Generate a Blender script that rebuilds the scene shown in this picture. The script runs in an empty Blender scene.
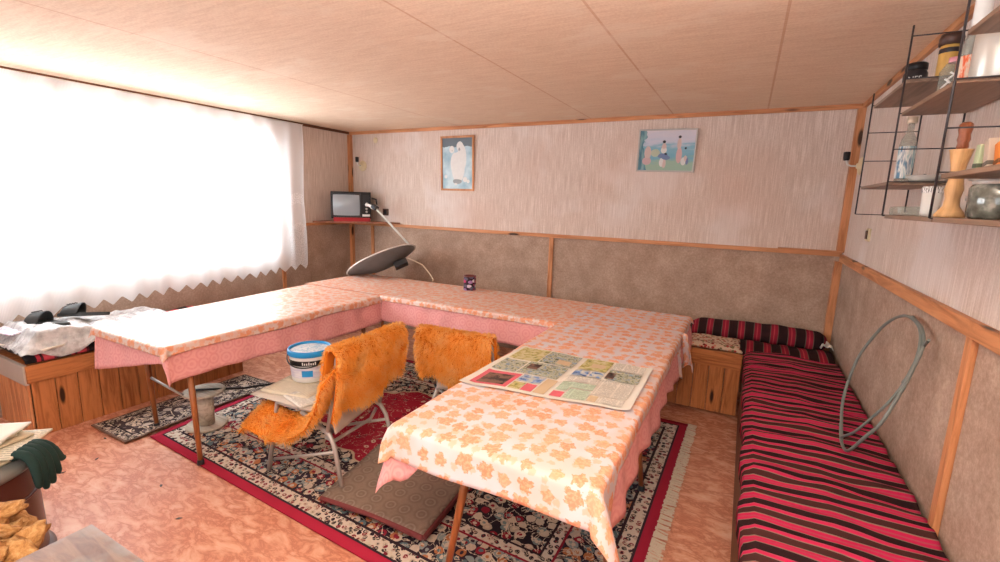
import bpy, bmesh, math, random
from mathutils import Vector, Matrix, noise as mnoise
random.seed(7)
C = bpy.context.scene.collection
PI = math.pi
def sr(r, g=None, b=None):
    if g is None: r, g, b = r
    f = lambda c: (c/255/12.92) if c/255 <= .04045 else ((c/255+.055)/1.055)**2.4
    return (f(r), f(g), f(b), 1)

# ------------------------------------------------------------------ material DSL
class M:
    def __init__(s, name):
        s.m = bpy.data.materials.new(name); s.m.use_nodes = True
        s.nt = s.m.node_tree; s.nt.nodes.clear()
        s.out = s.n('ShaderNodeOutputMaterial'); s.b = s.n('ShaderNodeBsdfPrincipled')
        s.l(s.b.outputs[0], s.out.inputs[0]); s.b.inputs['Roughness'].default_value = .6
        s.b.inputs['Specular IOR Level'].default_value = .3
        s.tc = s.n('ShaderNodeTexCoord')
        s.obj = s.tc.outputs['Object']; s.uv = s.tc.outputs['UV']
    def n(s, t): return s.nt.nodes.new(t)
    def l(s, a, b): s.nt.links.new(a, b)
    def put(s, sock, v):
        if isinstance(v, bpy.types.NodeSocket): s.l(v, sock)
        elif v is not None:
            if isinstance(v, (tuple, list)) and sock.type == 'VECTOR': v = v[:3]
            sock.default_value = v
    def math(s, op, a, b=None, c=None, clamp=False):
        n = s.n('ShaderNodeMath'); n.operation = op; n.use_clamp = clamp
        for i, v in enumerate((a, b, c)):
            if v is not None: s.put(n.inputs[i], v)
        return n.outputs[0]
    def vmath(s, op, a, b=None):
        n = s.n('ShaderNodeVectorMath'); n.operation = op
        s.put(n.inputs[0], a)
        if b is not None: s.put(n.inputs[1], b)
        return n.outputs['Value'] if op in ('LENGTH', 'DOT_PRODUCT', 'DISTANCE') else n.outputs[0]
    def map(s, v, scale=(1,1,1), loc=(0,0,0), rot=(0,0,0)):
        n = s.n('ShaderNodeMapping'); s.put(n.inputs[0], v)
        n.inputs['Scale'].default_value = scale; n.inputs['Location'].default_value = loc; n.inputs['Rotation'].default_value = rot
        return n.outputs[0]
    def sep(s, v):
        n = s.n('ShaderNodeSeparateXYZ'); s.l(v, n.inputs[0]); return n.outputs
    def comb(s, x, y, z=0.0):
        n = s.n('ShaderNodeCombineXYZ')
        for i, v in enumerate((x, y, z)): s.put(n.inputs[i], v)
        return n.outputs[0]
    def mix(s, f, a, b, mode='MIX'):
        n = s.n('ShaderNodeMix'); n.data_type = 'RGBA'; n.blend_type = mode
        s.put(n.inputs[0], f); s.put(n.inputs[6], a); s.put(n.inputs[7], b); return n.outputs[2]
    def noise(s, v, scale, detail=2, rough=.5, dist=0.0, col=False):
        n = s.n('ShaderNodeTexNoise'); s.put(n.inputs['Vector'], v)
        n.inputs['Scale'].default_value = scale; n.inputs['Detail'].default_value = detail
        n.inputs['Roughness'].default_value = rough; n.inputs['Distortion'].default_value = dist
        return n.outputs[1] if col else n.outputs[0]
    def vor(s, v, scale, rnd=1.0, feature='F1', dims='2D'):
        n = s.n('ShaderNodeTexVoronoi'); n.voronoi_dimensions = dims; n.feature = feature
        s.put(n.inputs['Vector'], v); n.inputs['Scale'].default_value = scale
        n.inputs['Randomness'].default_value = rnd
        return n.outputs
    def ramp(s, f, stops, const=False):
        n = s.n('ShaderNodeValToRGB'); cr = n.color_ramp
        if const: cr.interpolation = 'CONSTANT'
        while len(cr.elements) < len(stops): cr.elements.new(.5)
        for e, (p, c) in zip(cr.elements, stops):
            e.position = p
        for e, (p, c) in zip(cr.elements, stops):
            e.color = c if isinstance(c, tuple) else (c, c, c, 1)
        s.put(n.inputs[0], f); return n.outputs[0]
    def col(s, v): s.put(s.b.inputs['Base Color'], v); return s
    def set(s, **k):
        for a, v in k.items(): s.put(s.b.inputs[a.replace('_', ' ')], v)
        return s
    def bump(s, h, strength=.3, dist=.01):
        n = s.n('ShaderNodeBump'); n.inputs['Strength'].default_value = strength; n.inputs['Distance'].default_value = dist
        s.l(h, n.inputs['Height']); s.l(n.outputs[0], s.b.inputs['Normal']); return s

def plain(name, c, rough=.5, metal=0.0, spec=.3, var=.12, sc=20):
    m = M(name); c = sr(c)
    d = tuple(x*(1-var) for x in c[:3])+(1,)
    m.col(m.mix(m.noise(m.obj, sc, 3), d, c)); m.set(Roughness=rough, Metallic=metal, Specular_IOR_Level=spec)
    return m.m

MT = {}
def wood(name, light, dark, axis='z', rough=.5, knots=True, freq=1.0):
    m = M(name)
    sc = {'x': (1.2, 14, 14), 'y': (14, 1.2, 14), 'z': (14, 14, 1.2)}[axis]
    sc = tuple(v*freq for v in sc)
    v = m.map(m.obj, sc)
    g = m.noise(v, 2.2, 5, .6, .8)
    c = m.ramp(g, [(.3, sr(dark)), (.55, sr(light)), (.75, sr([min(255, x*1.06) for x in light]))])
    if knots:
        ks = {'x': (2.2, 9, 9), 'y': (9, 2.2, 9), 'z': (9, 9, 2.2)}[axis]
        k = m.vor(m.map(m.obj, ks), 1.0, 1.0, dims='3D')[0]
        kd = [x*.38 for x in dark]
        c = m.mix(m.ramp(k, [(.10, 1.0), (.17, 0.0)]), c, sr(kd))
    m.col(c); m.set(Roughness=rough, Specular_IOR_Level=.35)
    m.bump(g, .15, .003); return m.m
for ax in 'xyz':
    MT['trim_'+ax] = wood('orange pine trim '+ax, (204,142,98), (160,100,60), ax)
    MT['plank_'+ax] = wood('varnished pine '+ax, (196,126,76), (142,80,42), ax)
    MT['dark_'+ax] = wood('dark brown wood '+ax, (110,66,44), (70,40,28), ax, knots=False)
MT['leg'] = wood('brown lacquered leg', (160,98,56), (120,66,36), 'z', .35, False)
MT['leftplank'] = wood('pale pine planks', (214,150,104), (180,108,66), 'z')
MT['top'] = wood('tabletop board', (190,140,95), (150,100,60), 'x', knots=False)
MT['chrome'] = plain('brushed grey tube', (188,184,180), .4, .25)
MT['blackmetal'] = plain('black painted wire', (70,66,70), .35, .4)
MT['white'] = plain('white plastic', (232,230,226), .35)
MT['ivory'] = plain('ivory plastic', (226,208,170), .4)
MT['brownplastic'] = plain('brown plastic', (90,62,48), .4)
MT['black'] = plain('black plastic', (30,28,30), .4)
MT['darkgrey'] = plain('dark grey plastic', (58,58,62), .45)

def mk(name): return M(name)
# walls
def wallpaper(name, horiz):
    m = M(name); x, y, z = m.sep(m.obj)
    h = y if horiz == 'y' else x
    v = m.comb(m.math('MULTIPLY', h, 1.0), m.math('MULTIPLY', z, .035))
    a = m.noise(v, 120, 3, .6)
    fine = m.noise(m.obj, 130, 2, .5)
    f = m.math('ADD', m.math('MULTIPLY', a, .75), m.math('MULTIPLY', fine, .25))
    c = m.ramp(f, [(.36, sr(198,178,166)), (.5, sr(212,195,184)), (.64, sr(230,216,207))])
    st = m.noise(m.obj, 1.7, 3, .55)
    c = m.mix(m.math('MULTIPLY', m.ramp(st, [(.53, 0.0), (.66, 1.0)]), .45), c, sr(232,226,224))
    c = m.mix(m.math('MULTIPLY', m.ramp(m.noise(m.map(m.obj, (1,1,1), (4,2,7)), 1.1, 3), [(.5, 0.0), (.68, 1.0)]), .35), c, sr(205,172,155))
    m.col(c).set(Roughness=.85); m.bump(a, .25, .003); return m.m
MT['paper_x'] = wallpaper('ribbed wallpaper back', 'x'); MT['paper_y'] = wallpaper('ribbed wallpaper side', 'y')
def hardboard(name, a, b, c_):
    m = M(name)
    f = m.noise(m.obj, 60, 5, .75); g = m.noise(m.obj, 5, 3, .6)
    f2 = m.math('ADD', m.math('MULTIPLY', f, .6), m.math('MULTIPLY', g, .4))
    m.col(m.ramp(f2, [(.35, sr(a)), (.5, sr(b)), (.66, sr(c_))])).set(Roughness=.9); m.bump(f, .2, .003); return m.m
MT['hard'] = hardboard('brown hardboard', (146,121,105), (170,145,128), (194,170,152))
MT['hard_left'] = hardboard('brown hardboard by window', (146,121,105), (170,145,128), (194,170,152))
# ceiling with board seams
m = M('fibreboard ceiling'); x, y, z = m.sep(m.obj)
f = m.noise(m.map(m.obj, (6, 60, 1)), 1, 4, .6); g = m.noise(m.obj, 90, 3, .6)
c = m.ramp(m.math('ADD', m.math('MULTIPLY', f, .5), m.math('MULTIPLY', g, .5)), [(.35, sr(218,190,164)), (.6, sr(236,213,188))])
sw = None
for sx in (-2.85, -1.385, -.655, .06):
    d = m.math('ABSOLUTE', m.math('SUBTRACT', x, sx)); k = m.math('LESS_THAN', d, .006)
    sw = k if sw is None else m.math('MAXIMUM', sw, k)
c = m.mix(m.math('MULTIPLY', sw, .55), c, sr(196,146,108))
st = m.ramp(m.noise(m.map(m.obj, (1,1.6,1), (0,3,0)), 1.6, 5, .6), [(.56, 0.0), (.62, .35)])
c = m.mix(st, c, sr(240,226,206))
m.col(c).set(Roughness=.9); m.bump(g, .1, .002); MT['ceiling'] = m.m
# linoleum
m = M('marbled linoleum')
v = m.map(m.obj, (4.5, 9.5, 1), rot=(0, 0, .45))
f = m.noise(v, 1.5, 7, .66, .5); g = m.noise(v, .7, 3, .5)
c = m.ramp(f, [(.28, sr(238,200,178)), (.41, sr(226,170,142)), (.48, sr(212,144,114)), (.535, sr(182,102,76)), (.58, sr(214,150,120)), (.72, sr(238,198,176))])
c = m.mix(m.math('MULTIPLY', g, .3), c, sr(226,176,150))
m.col(c).set(Roughness=.42, Specular_IOR_Level=.4); MT['lino'] = m.m
# leaf oilcloth
def leaf_mask(m, uv, scale, r0, off=(0,0,0), rnd=.75):
    p = m.map(uv, (1,1,1), off)
    o = m.vor(p, scale, rnd)
    dlt = m.vmath('SUBTRACT', p, o[2]); dx, dy, _ = m.sep(dlt)
    r = m.vmath('LENGTH', m.comb(dx, dy))
    rn = m.sep(o[1])
    ang = m.math('ADD', m.math('ARCTAN2', dy, dx), m.math('MULTIPLY', rn[0], 6.28))
    lob = m.math('ADD', m.math('MULTIPLY', m.math('COSINE', m.math('MULTIPLY', ang, 5.0)), .12), .74)
    lob = m.math('ADD', lob, m.math('MULTIPLY', m.math('COSINE', m.math('MULTIPLY', ang, 3.0)), .09))
    lob = m.math('ADD', lob, m.math('MULTIPLY', m.math('SUBTRACT', m.noise(p, 85, 2, .6), .5), 1.1))
    R = m.math('MULTIPLY', lob, m.math('MULTIPLY', m.math('ADD', m.math('MULTIPLY', rn[1], .5), .65), r0))
    return m.math('SUBTRACT', 1.0, m.math('SMOOTHSTEP' if False else 'MULTIPLY', m.math('SUBTRACT', r, R), 350.0, clamp=True), clamp=True), rn
m = M('leaf printed oilcloth')
a, rn = leaf_mask(m, m.uv, 12.6, .040, rnd=.45)
b, _ = leaf_mask(m, m.uv, 15, .018, (3.3, 1.7, 0))
ground = m.ramp(m.noise(m.uv, 5, 2), [(.42, sr(220,212,218)), (.56, sr(226,202,199))])
lc = m.ramp(rn[2], [(0, sr(224,138,98)), (.6, sr(228,160,124))])
lc = m.mix(m.ramp(m.noise(m.uv, 90, 2), [(.45, 0.0), (.6, .5)]), lc, sr(244,196,158))
c = m.mix(m.math('MULTIPLY', b, .6), ground, sr(238,176,136))
c = m.mix(m.math('MULTIPLY', a, .9), c, lc)
m.col(c).set(Roughness=.55, Specular_IOR_Level=.2); MT['leaf'] = m.m
# denser leaf print (the older cloths on the far tables)
m = M('dense leaf oilcloth')
a, rn = leaf_mask(m, m.uv, 15, .031)
b, _ = leaf_mask(m, m.uv, 26, .017, (3.3, 1.7, 0))
ground = m.ramp(m.noise(m.uv, 8, 2), [(.42, sr(228,208,200)), (.56, sr(228,196,186))])
c = m.mix(m.math('MULTIPLY', b, .6), ground, sr(226,160,122))
c = m.mix(m.math('MULTIPLY', a, .85), c, sr(228,150,108))
m.col(c).set(Roughness=.38, Specular_IOR_Level=.4); MT['leaf_dense'] = m.m
m = M('pink damask cloth')
o = m.vor(m.uv, 14, .5)
rg = m.math('SINE', m.math('MULTIPLY', o[0], 20.0))
nz = m.noise(m.uv, 60, 3)
k = m.math('MULTIPLY', m.math('ADD', m.math('MULTIPLY', rg, .5), .5), nz)
m.col(m.ramp(k, [(.1, sr(236,172,170)), (.5, sr(228,156,156))])).set(Roughness=.75); MT['pink'] = m.m
# Persian rug
def florals(m, uv, scale, bg, pal, r=.42, off=(0,0,0), lw=.018):
    p = m.map(uv, (1,1,1), off)
    wob = m.noise(p, scale*.9, 2, .5, 0, True)
    p2 = m.vmath('ADD', p, m.vmath('MULTIPLY', m.vmath('SUBTRACT', wob, (.5,.5,.5)), (.5/scale,)*3))
    o = m.vor(p2, scale, .9); rn = m.sep(o[1])
    n = len(pal); cells = m.ramp(rn[0], [(i/n, sr(c)) for i, c in enumerate(pal)], True)
    inner = m.ramp(rn[1], [((i/n), sr(c)) for i, c in enumerate(pal[::-1])], True)
    c = m.mix(m.math('LESS_THAN', o[0], r), sr(bg), cells)
    c = m.mix(m.math('LESS_THAN', o[0], r*.42), c, inner)
    ln = m.math('ABSOLUTE', m.math('SUBTRACT', m.noise(p, scale*.55, 3, .6, 1.5), .5))
    return m.mix(m.math('LESS_THAN', ln, lw), c, sr(222,204,180))
RX, RY = 3.12, 2.12
m = M('persian rug'); u, v, _ = m.sep(m.uv)
d = m.math('MINIMUM', m.math('MINIMUM', u, m.math('SUBTRACT', RX, u)), m.math('MINIMUM', v, m.math('SUBTRACT', RY, v)))
red, navy, beige = (158,28,52), (40,34,46), (214,196,176)
pal = [(214,196,178), (150,40,58), (96,120,126), (206,190,176), (52,46,62), (190,120,80), (150,160,158)]
guard = florals(m, m.uv, 34, (226,214,200), [(44,36,46), (140,40,56), (44,36,46), (200,186,170)], .4)
main = florals(m, m.uv, 21, navy, pal, .52)
vine = florals(m, m.uv, 17, (36,28,38), [(214,196,170), (214,200,180), (150,34,54), (196,180,160), (120,140,140)], .4, (5,3,0))
redfl = florals(m, m.uv, 13, red, [(158,28,52), (158,28,52), (210,190,165), (90,30,44), (158,28,52)], .22, (2,8,0), .004)
cu = m.math('ABSOLUTE', m.math('SUBTRACT', u, RX/2)); cv = m.math('ABSOLUTE', m.math('SUBTRACT', v, RY/2))
rr = m.vmath('LENGTH', m.comb(m.math('MULTIPLY', cu, .62), cv))
an = m.math('ARCTAN2', cv, cu)
rr = m.math('ADD', rr, m.math('MULTIPLY', m.math('COSINE', m.math('MULTIPLY', an, 12.0)), .025))
field = m.mix(m.math('LESS_THAN', rr, .14), redfl, vine)
edge = m.math('ADD', rr, m.math('MULTIPLY', m.noise(m.uv, 5, 1), .14))
field = m.mix(m.math('GREATER_THAN', edge, .60), field, vine)
field = m.mix(m.math('LESS_THAN', m.math('ABSOLUTE', m.math('SUBTRACT', edge, .60)), .007), field, sr(200,180,150))
c = m.mix(m.math('GREATER_THAN', d, .052), sr(172,34,62), sr(46,36,44))
for lim, cc in ((.064, guard), (.135, sr(46,34,42)), (.15, main), (.36, sr(150,36,56)), (.372, guard), (.425, sr(46,34,42)), (.437, field)):
    c = m.mix(m.math('GREATER_THAN', d, lim), c, cc)
c = m.mix(m.math('MULTIPLY', m.noise(m.uv, 160, 2), .22), c, sr(90,70,74))
m.col(c).set(Roughness=.95, Specular_IOR_Level=.1); m.bump(m.noise(m.uv, 300, 2), .3, .004); MT['rug'] = m.m
def smallrug(name, LX, LY, bg, pal, border, bw=.05, scale=16):
    m = M(name); u, v, _ = m.sep(m.uv)
    d = m.math('MINIMUM', m.math('MINIMUM', u, m.math('SUBTRACT', LX, u)), m.math('MINIMUM', v, m.math('SUBTRACT', LY, v)))
    f = florals(m, m.uv, scale, bg, pal, .42)
    c = m.mix(m.math('GREATER_THAN', d, .012), sr(120,96,84), florals(m, m.uv, 34, border, pal, .4))
    c = m.mix(m.math('GREATER_THAN', d, bw), c, sr(40,34,38)); c = m.mix(m.math('GREATER_THAN', d, bw+.01), c, f)
    m.col(c).set(Roughness=.95, Specular_IOR_Level=.1); m.bump(m.noise(m.uv, 300, 2), .3, .003); return m.m
MT['mat'] = smallrug('narrow grey runner', .44, 1.1, (70,58,60), [(170,156,148), (110,96,96), (60,50,54), (190,176,164)], (60,52,56), .07)
m = M('grey brown folded rug')
o = m.vor(m.uv, 10.5, .2)
rg = m.ramp(o[0], [(.0, sr(146,130,116)), (.16, sr(128,110,98)), (.26, sr(158,142,128)), (.34, sr(130,112,100)), (.5, sr(146,128,114))])
c = m.mix(m.math('MULTIPLY', m.noise(m.uv, 70, 3), .5), rg, sr(108,88,80)); m.col(c).set(Roughness=.95, Specular_IOR_Level=.1)
m.bump(m.noise(m.uv, 250, 2), .4, .003); MT['fold'] = m.m
MT['foldedge'] = plain('worn red rug binding', (132,66,68), .9, var=.3, sc=60)
MT['fringe'] = plain('cream wool fringe', (232,216,196), .9, var=.15, sc=80)
# striped blankets; stripes vary along uv.y (metres)
def stripes(name, cols, period, wob=.012):
    m = M(name); u, v, _ = m.sep(m.uv)
    vv = m.math('ADD', v, m.math('MULTIPLY', m.noise(m.map(m.uv, (1.2, 1.2, 1)), 1.5, 2), wob))
    t = m.math('FRACT', m.math('DIVIDE', vv, period))
    c = m.ramp(t, [(p, sr(c_)) for p, c_ in cols], True)
    wv = m.noise(m.map(m.uv, (60, 500, 1)), 1, 2)
    c = m.mix(m.math('MULTIPLY', wv, .35), c, sr(60,30,36))
    m.col(c).set(Roughness=.92, Specular_IOR_Level=.1); m.bump(m.noise(m.uv, 220, 2), .35, .003); return m.m
PK, PL, BK, BR, GR = (200,40,88), (180,72,96), (42,28,30), (70,42,40), (140,118,106)
MT['stripe'] = stripes('crimson and black striped weave', [(0,BK),(.27,GR),(.31,PK),(.42,PL),(.47,PK),(.58,GR),(.62,BR),(.84,GR),(.87,PK),(.96,PL)], .135)
MT['stripe2'] = stripes('crimson and black bolster weave', [(0,BK),(.42,(100,90,80)),(.47,(150,36,58)),(.62,(190,70,80)),(.68,(150,36,58)),(.86,(100,90,80)),(.9,BK)], .118, .03)
m = M('red and black check weave'); u, v, _ = m.sep(m.uv)
t = m.math('FRACT', m.math('DIVIDE', v, .17))
m.col(m.ramp(t, [(0, sr(30,24,26)), (.3, sr(184,54,66)), (.42, sr(60,30,36)), (.5, sr(196,70,80)), (.8, sr(96,34,42)), (.88, sr(30,24,26))], True)).set(Roughness=.9); MT['check'] = m.m
m = M('floral cushion print'); o = m.vor(m.obj, 38, 1.0, dims='3D'); rn = m.sep(o[1])
m.col(m.mix(m.math('LESS_THAN', o[0], .45), sr(206,186,166), m.ramp(rn[0], [(0, sr(160,60,60)), (.35, sr(120,110,80)), (.6, sr(200,140,120)), (.8, sr(110,50,50))], True))).set(Roughness=.9); MT['cushion'] = m.m
# fur
m = M('orange long fur'); u, v, _ = m.sep(m.uv)
n1 = m.noise(m.obj, 9, 3); n2 = m.noise(m.obj, 160, 2)
c = m.ramp(m.math('ADD', m.math('MULTIPLY', n1, .55), m.math('MULTIPLY', n2, .45)), [(.36, sr(250,172,70)), (.5, sr(255,194,98)), (.64, sr(255,218,146))])
m.col(c).set(Roughness=.6, Specular_IOR_Level=.2); tl = m.n('ShaderNodeBsdfTranslucent'); m.l(c, tl.inputs[0]); mx = m.n('ShaderNodeMixShader'); mx.inputs[0].default_value = .45
m.l(m.b.outputs[0], mx.inputs[1]); m.l(tl.outputs[0], mx.inputs[2]); m.l(mx.outputs[0], m.out.inputs[0]); MT['fur'] = m.m
MT['furback'] = plain('fur backing', (224,126,30), .9)
m = M('coarse kindling'); n1 = m.noise(m.map(m.obj, (10,10,40)), 3, 5, .7)
m.col(m.ramp(n1, [(.3, sr(110,68,36)), (.48, sr(184,134,80)), (.7, sr(222,184,130))])).set(Roughness=.9); m.bump(n1, .6, .01); MT['husk'] = m.m
# curtain: lace
m = M('white lace curtain'); nt = m.nt; u, v, _ = m.sep(m.uv)
tr = m.n('ShaderNodeBsdfTransparent'); tl = m.n('ShaderNodeBsdfTranslucent'); df = m.n('ShaderNodeBsdfDiffuse')
tl.inputs[0].default_value = (.95,.95,.97,1); df.inputs[0].default_value = (.93,.93,.95,1)
s1 = m.n('ShaderNodeMixShader'); s1.inputs[0].default_value = .5; m.l(df.outputs[0], s1.inputs[1]); m.l(tl.outputs[0], s1.inputs[2])
o = m.vor(m.uv, 17, .5); ring = m.math('GREATER_THAN', m.math('SINE', m.math('MULTIPLY', o[0], 20.0)), -.1)
U1 = 2.72   # uv.x of the right hem
band = m.math('GREATER_THAN', u, U1-.22); low = m.math('LESS_THAN', v, .26)
mid = m.math('LESS_THAN', m.math('ABSOLUTE', m.math('SUBTRACT', v, .78)), .06)
lace = m.math('MULTIPLY', band, m.math('MAXIMUM', m.math('LESS_THAN', v, .5), mid))
lace = m.math('MULTIPLY', lace, ring)
grid = m.math('MULTIPLY', m.math('ADD', m.math('SINE', m.math('MULTIPLY', u, 900.0)), 1.0), .06)
hem = m.math('GREATER_THAN', u, U1-.02)
op = m.math('ADD', m.math('ADD', .78, grid), m.math('MULTIPLY', m.math('MAXIMUM', lace, hem), .2), clamp=True)
s2 = m.n('ShaderNodeMixShader'); m.put(s2.inputs[0], op); m.l(tr.outputs[0], s2.inputs[1]); m.l(s1.outputs[0], s2.inputs[2])
m.l(s2.outputs[0], m.out.inputs[0]); MT['lace'] = m.m
# thin clear plastic
m = M('clear crumpled plastic film'); tr = m.n('ShaderNodeBsdfTransparent'); s2 = m.n('ShaderNodeMixShader')
m.col(sr(238,238,240)).set(Roughness=.18, Specular_IOR_Level=.9)
m.put(s2.inputs[0], m.ramp(m.noise(m.obj, 14, 4, .6), [(.35, .35), (.7, .85)]))
m.l(tr.outputs[0], s2.inputs[1]); m.l(m.b.outputs[0], s2.inputs[2]); m.l(s2.outputs[0], m.out.inputs[0])
m.bump(m.noise(m.obj, 26, 4, .6), .8, .02); MT['film'] = m.m
m = M('clear glass'); tr = m.n('ShaderNodeBsdfTransparent'); tr.inputs[0].default_value = (.86,.88,.86,1); s2 = m.n('ShaderNodeMixShader')
m.col(sr(180,186,180)).set(Roughness=.05, Specular_IOR_Level=.9); s2.inputs[0].default_value = .32
m.l(tr.outputs[0], s2.inputs[1]); m.l(m.b.outputs[0], s2.inputs[2]); m.l(s2.outputs[0], m.out.inputs[0]); MT['glass'] = m.m
m = M('window glass'); tr = m.n('ShaderNodeBsdfTransparent'); s2 = m.n('ShaderNodeMixShader'); gl = m.n('ShaderNodeBsdfGlossy'); gl.inputs['Roughness'].default_value = .02
s2.inputs[0].default_value = .06; m.l(tr.outputs[0], s2.inputs[1]); m.l(gl.outputs[0], s2.inputs[2]); m.l(s2.outputs[0], m.out.inputs[0]); MT['pane'] = m.m
m = M('dark tinted glass jar'); m.col(m.ramp(m.noise(m.obj, 30, 3), [(.35, sr(50,54,50)), (.6, sr(96,100,94)), (.75, sr(150,152,146))])).set(Roughness=.08, Specular_IOR_Level=.8); MT['darkglass'] = m.m
# printed papers
def printed(name, paper, ink, lines=95, col=14):
    m = M(name); u, v, _ = m.sep(m.uv)
    ln = m.math('GREATER_THAN', m.math('SINE', m.math('MULTIPLY', v, lines*6.283)), .0)
    wd = m.math('GREATER_THAN', m.noise(m.map(m.uv, (120, lines, 1)), 1, 1), .42)
    cl = m.math('GREATER_THAN', m.math('FRACT', m.math('MULTIPLY', u, col)), .1)
    k = m.math('MULTIPLY', m.math('MULTIPLY', ln, wd), cl)
    m.col(m.mix(m.math('MULTIPLY', k, .55), sr(paper), sr(ink))).set(Roughness=.8); return m.m
def picture(name, cols, scale=30):
    m = M(name); f = m.noise(m.uv, scale, 3, .6, .5); n = len(cols)
    m.col(m.ramp(f, [(.3+.4*i/n, sr(c)) for i, c in enumerate(cols)])).set(Roughness=.7); return m.m
MT['news'] = plain('newsprint', (226,220,210), .85, var=.05)
MT['news_text'] = printed('newsprint text', (222,216,206), (60,60,60))
MT['news_green'] = printed('green tinted text', (190,206,186), (60,80,60))
MT['news_yellow'] = picture('yellow green landscape print', [(90,96,60), (170,160,90), (200,190,150)])
MT['news_grey'] = picture('busy grey green print', [(50,54,50), (110,120,100), (190,186,160), (120,140,160)], 45)
MT['news_dark'] = picture('dark photo print', [(30,26,30), (70,50,46), (120,90,76)], 25)
MT['news_pink'] = plain('pink print block', (206,98,110), .8)
MT['news_blue'] = picture('blue photo print', [(50,70,120), (110,140,190), (200,200,190)])
MT['news_bisque'] = plain('tan print block', (206,182,150), .8)
MT['oldpaper'] = printed('old yellowish paper', (216,206,184), (120,112,100), 60, 6)
MT['whitepaper'] = plain('white paper', (232,226,214), .8, var=.06)
MT['creampaper'] = plain('cream paper', (214,198,168), .8, var=.08)

# ------------------------------------------------------------------ mesh builder
class B:
    def __init__(s, off=(0,0,0)):
        s.bm = bmesh.new(); s.uv = s.bm.loops.layers.uv.new('UVMap'); s.off = Vector(off)
    def box(s, x0, x1, y0, y1, z0, z1, bev=0.0, seg=2, mat=0, M_=None):
        t = bmesh.new(); bmesh.ops.create_cube(t, size=1)
        for v in t.verts: v.co = Vector(((x0+x1)/2+v.co.x*(x1-x0), (y0+y1)/2+v.co.y*(y1-y0), (z0+z1)/2+v.co.z*(z1-z0)))
        if bev > 0: bmesh.ops.bevel(t, geom=t.edges[:], offset=bev, segments=seg, affect='EDGES', profile=.6)
        s.merge(t, mat, M_); return s
    def merge(s, t, mat=0, M_=None):
        mp = {}
        for v in t.verts:
            co = (M_ @ v.co) if M_ else v.co
            mp[v] = s.bm.verts.new(co - s.off)
        for f in t.faces:
            try: nf = s.bm.faces.new([mp[v] for v in f.verts])
            except ValueError: continue
            nf.material_index = mat; n = f.normal
            for lp in nf.loops:
                c = lp.vert.co
                lp[s.uv].uv = (c.x, c.y) if abs(n.z) > .7 else ((c.y, c.z) if abs(n.x) > .7 else (c.x, c.z))
        t.free()
    def tube(s, pts, r, seg=10, mat=0, cap=True):
        pts = [Vector(p) for p in pts]; n = len(pts)
        rad = r if isinstance(r, (list, tuple)) else [r]*n
        rings = []; up = None
        for i, p in enumerate(pts):
            d = (pts[min(i+1, n-1)]-pts[max(i-1, 0)]).normalized()
            if up is None: up = Vector((0,0,1)) if abs(d.z) < .9 else Vector((1,0,0))
            a = d.cross(up)
            if a.length < 1e-4: a = d.orthogonal()
            a.normalize(); b = a.cross(d).normalized(); up = b
            rings.append([s.bm.verts.new(p+(a*math.cos(2*PI*k/seg)+b*math.sin(2*PI*k/seg))*rad[i]-s.off) for k in range(seg)])
        for i in range(n-1):
            for k in range(seg):
                f = s.bm.faces.new([rings[i][k], rings[i][(k+1) % seg], rings[i+1][(k+1) % seg], rings[i+1][k]])
                f.smooth = True; f.material_index = mat
        if cap:
            for rg, rev in ((rings[0], True), (rings[-1], False)):
                f = s.bm.faces.new(rg[::-1] if rev else rg); f.material_index = mat
        return s
    def lathe(s, prof, c=(0,0,0), seg=24, mat=0, M_=None):
        c = Vector(c); rings = []
        for r, z in prof:
            if r < 1e-5:
                p = Vector((0,0,z)); p = (M_ @ p) if M_ else p+c
                rings.append([s.bm.verts.new(p-s.off)])
            else:
                rg = []
                for k in range(seg):
                    p = Vector((r*math.cos(2*PI*k/seg), r*math.sin(2*PI*k/seg), z)); p = (M_ @ p) if M_ else p+c
                    rg.append(s.bm.verts.new(p-s.off))
                rings.append(rg)
        for i in range(len(rings)-1):
            A, D = rings[i], rings[i+1]
            for k in range(seg):
                k2 = (k+1) % seg
                vs = [A[0 if len(A) == 1 else k], A[0 if len(A) == 1 else k2], D[0 if len(D) == 1 else k2], D[0 if len(D) == 1 else k]]
                vs2 = []
                for q in vs:
                    if q not in vs2: vs2.append(q)
                if len(vs2) < 3: continue
                f = s.bm.faces.new(vs2); f.smooth = True; f.material_index = mat
                for lp, (uu, vv) in zip(f.loops, ((k/seg, i), (k2/seg, i), (k2/seg, i+1), (k/seg, i+1))):
                    lp[s.uv].uv = (uu, prof[min(vv, len(prof)-1)][1])
        return s
    def grid(s, nu, nv, fn, mat=0, smooth=True, uvf=None):
        vs = [[s.bm.verts.new(Vector(fn(i/nu, j/nv))-s.off) for j in range(nv+1)] for i in range(nu+1)]
        for i in range(nu):
            for j in range(nv):
                f = s.bm.faces.new([vs[i][j], vs[i+1][j], vs[i+1][j+1], vs[i][j+1]]); f.smooth = smooth; f.material_index = mat
                for lp, (a, b) in zip(f.loops, ((i, j), (i+1, j), (i+1, j+1), (i, j+1))):
                    lp[s.uv].uv = uvf(a/nu, b/nv) if uvf else (a/nu, b/nv)
        return s
    def prism(s, poly, M_=None, h=.01, mat=0, bev=0.0):
        """outline in local xy, extruded in z by h"""
        t = bmesh.new(); vs = [t.verts.new((x, y, 0)) for x, y in poly]; f = t.faces.new(vs)
        r = bmesh.ops.extrude_face_region(t, geom=[f])
        for v in r['geom']:
            if isinstance(v, bmesh.types.BMVert): v.co.z += h
        bmesh.ops.recalc_face_normals(t, faces=t.faces[:])
        if bev: bmesh.ops.bevel(t, geom=t.edges[:], offset=bev, segments=2, affect='EDGES')
        s.merge(t, mat, M_); return s
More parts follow.
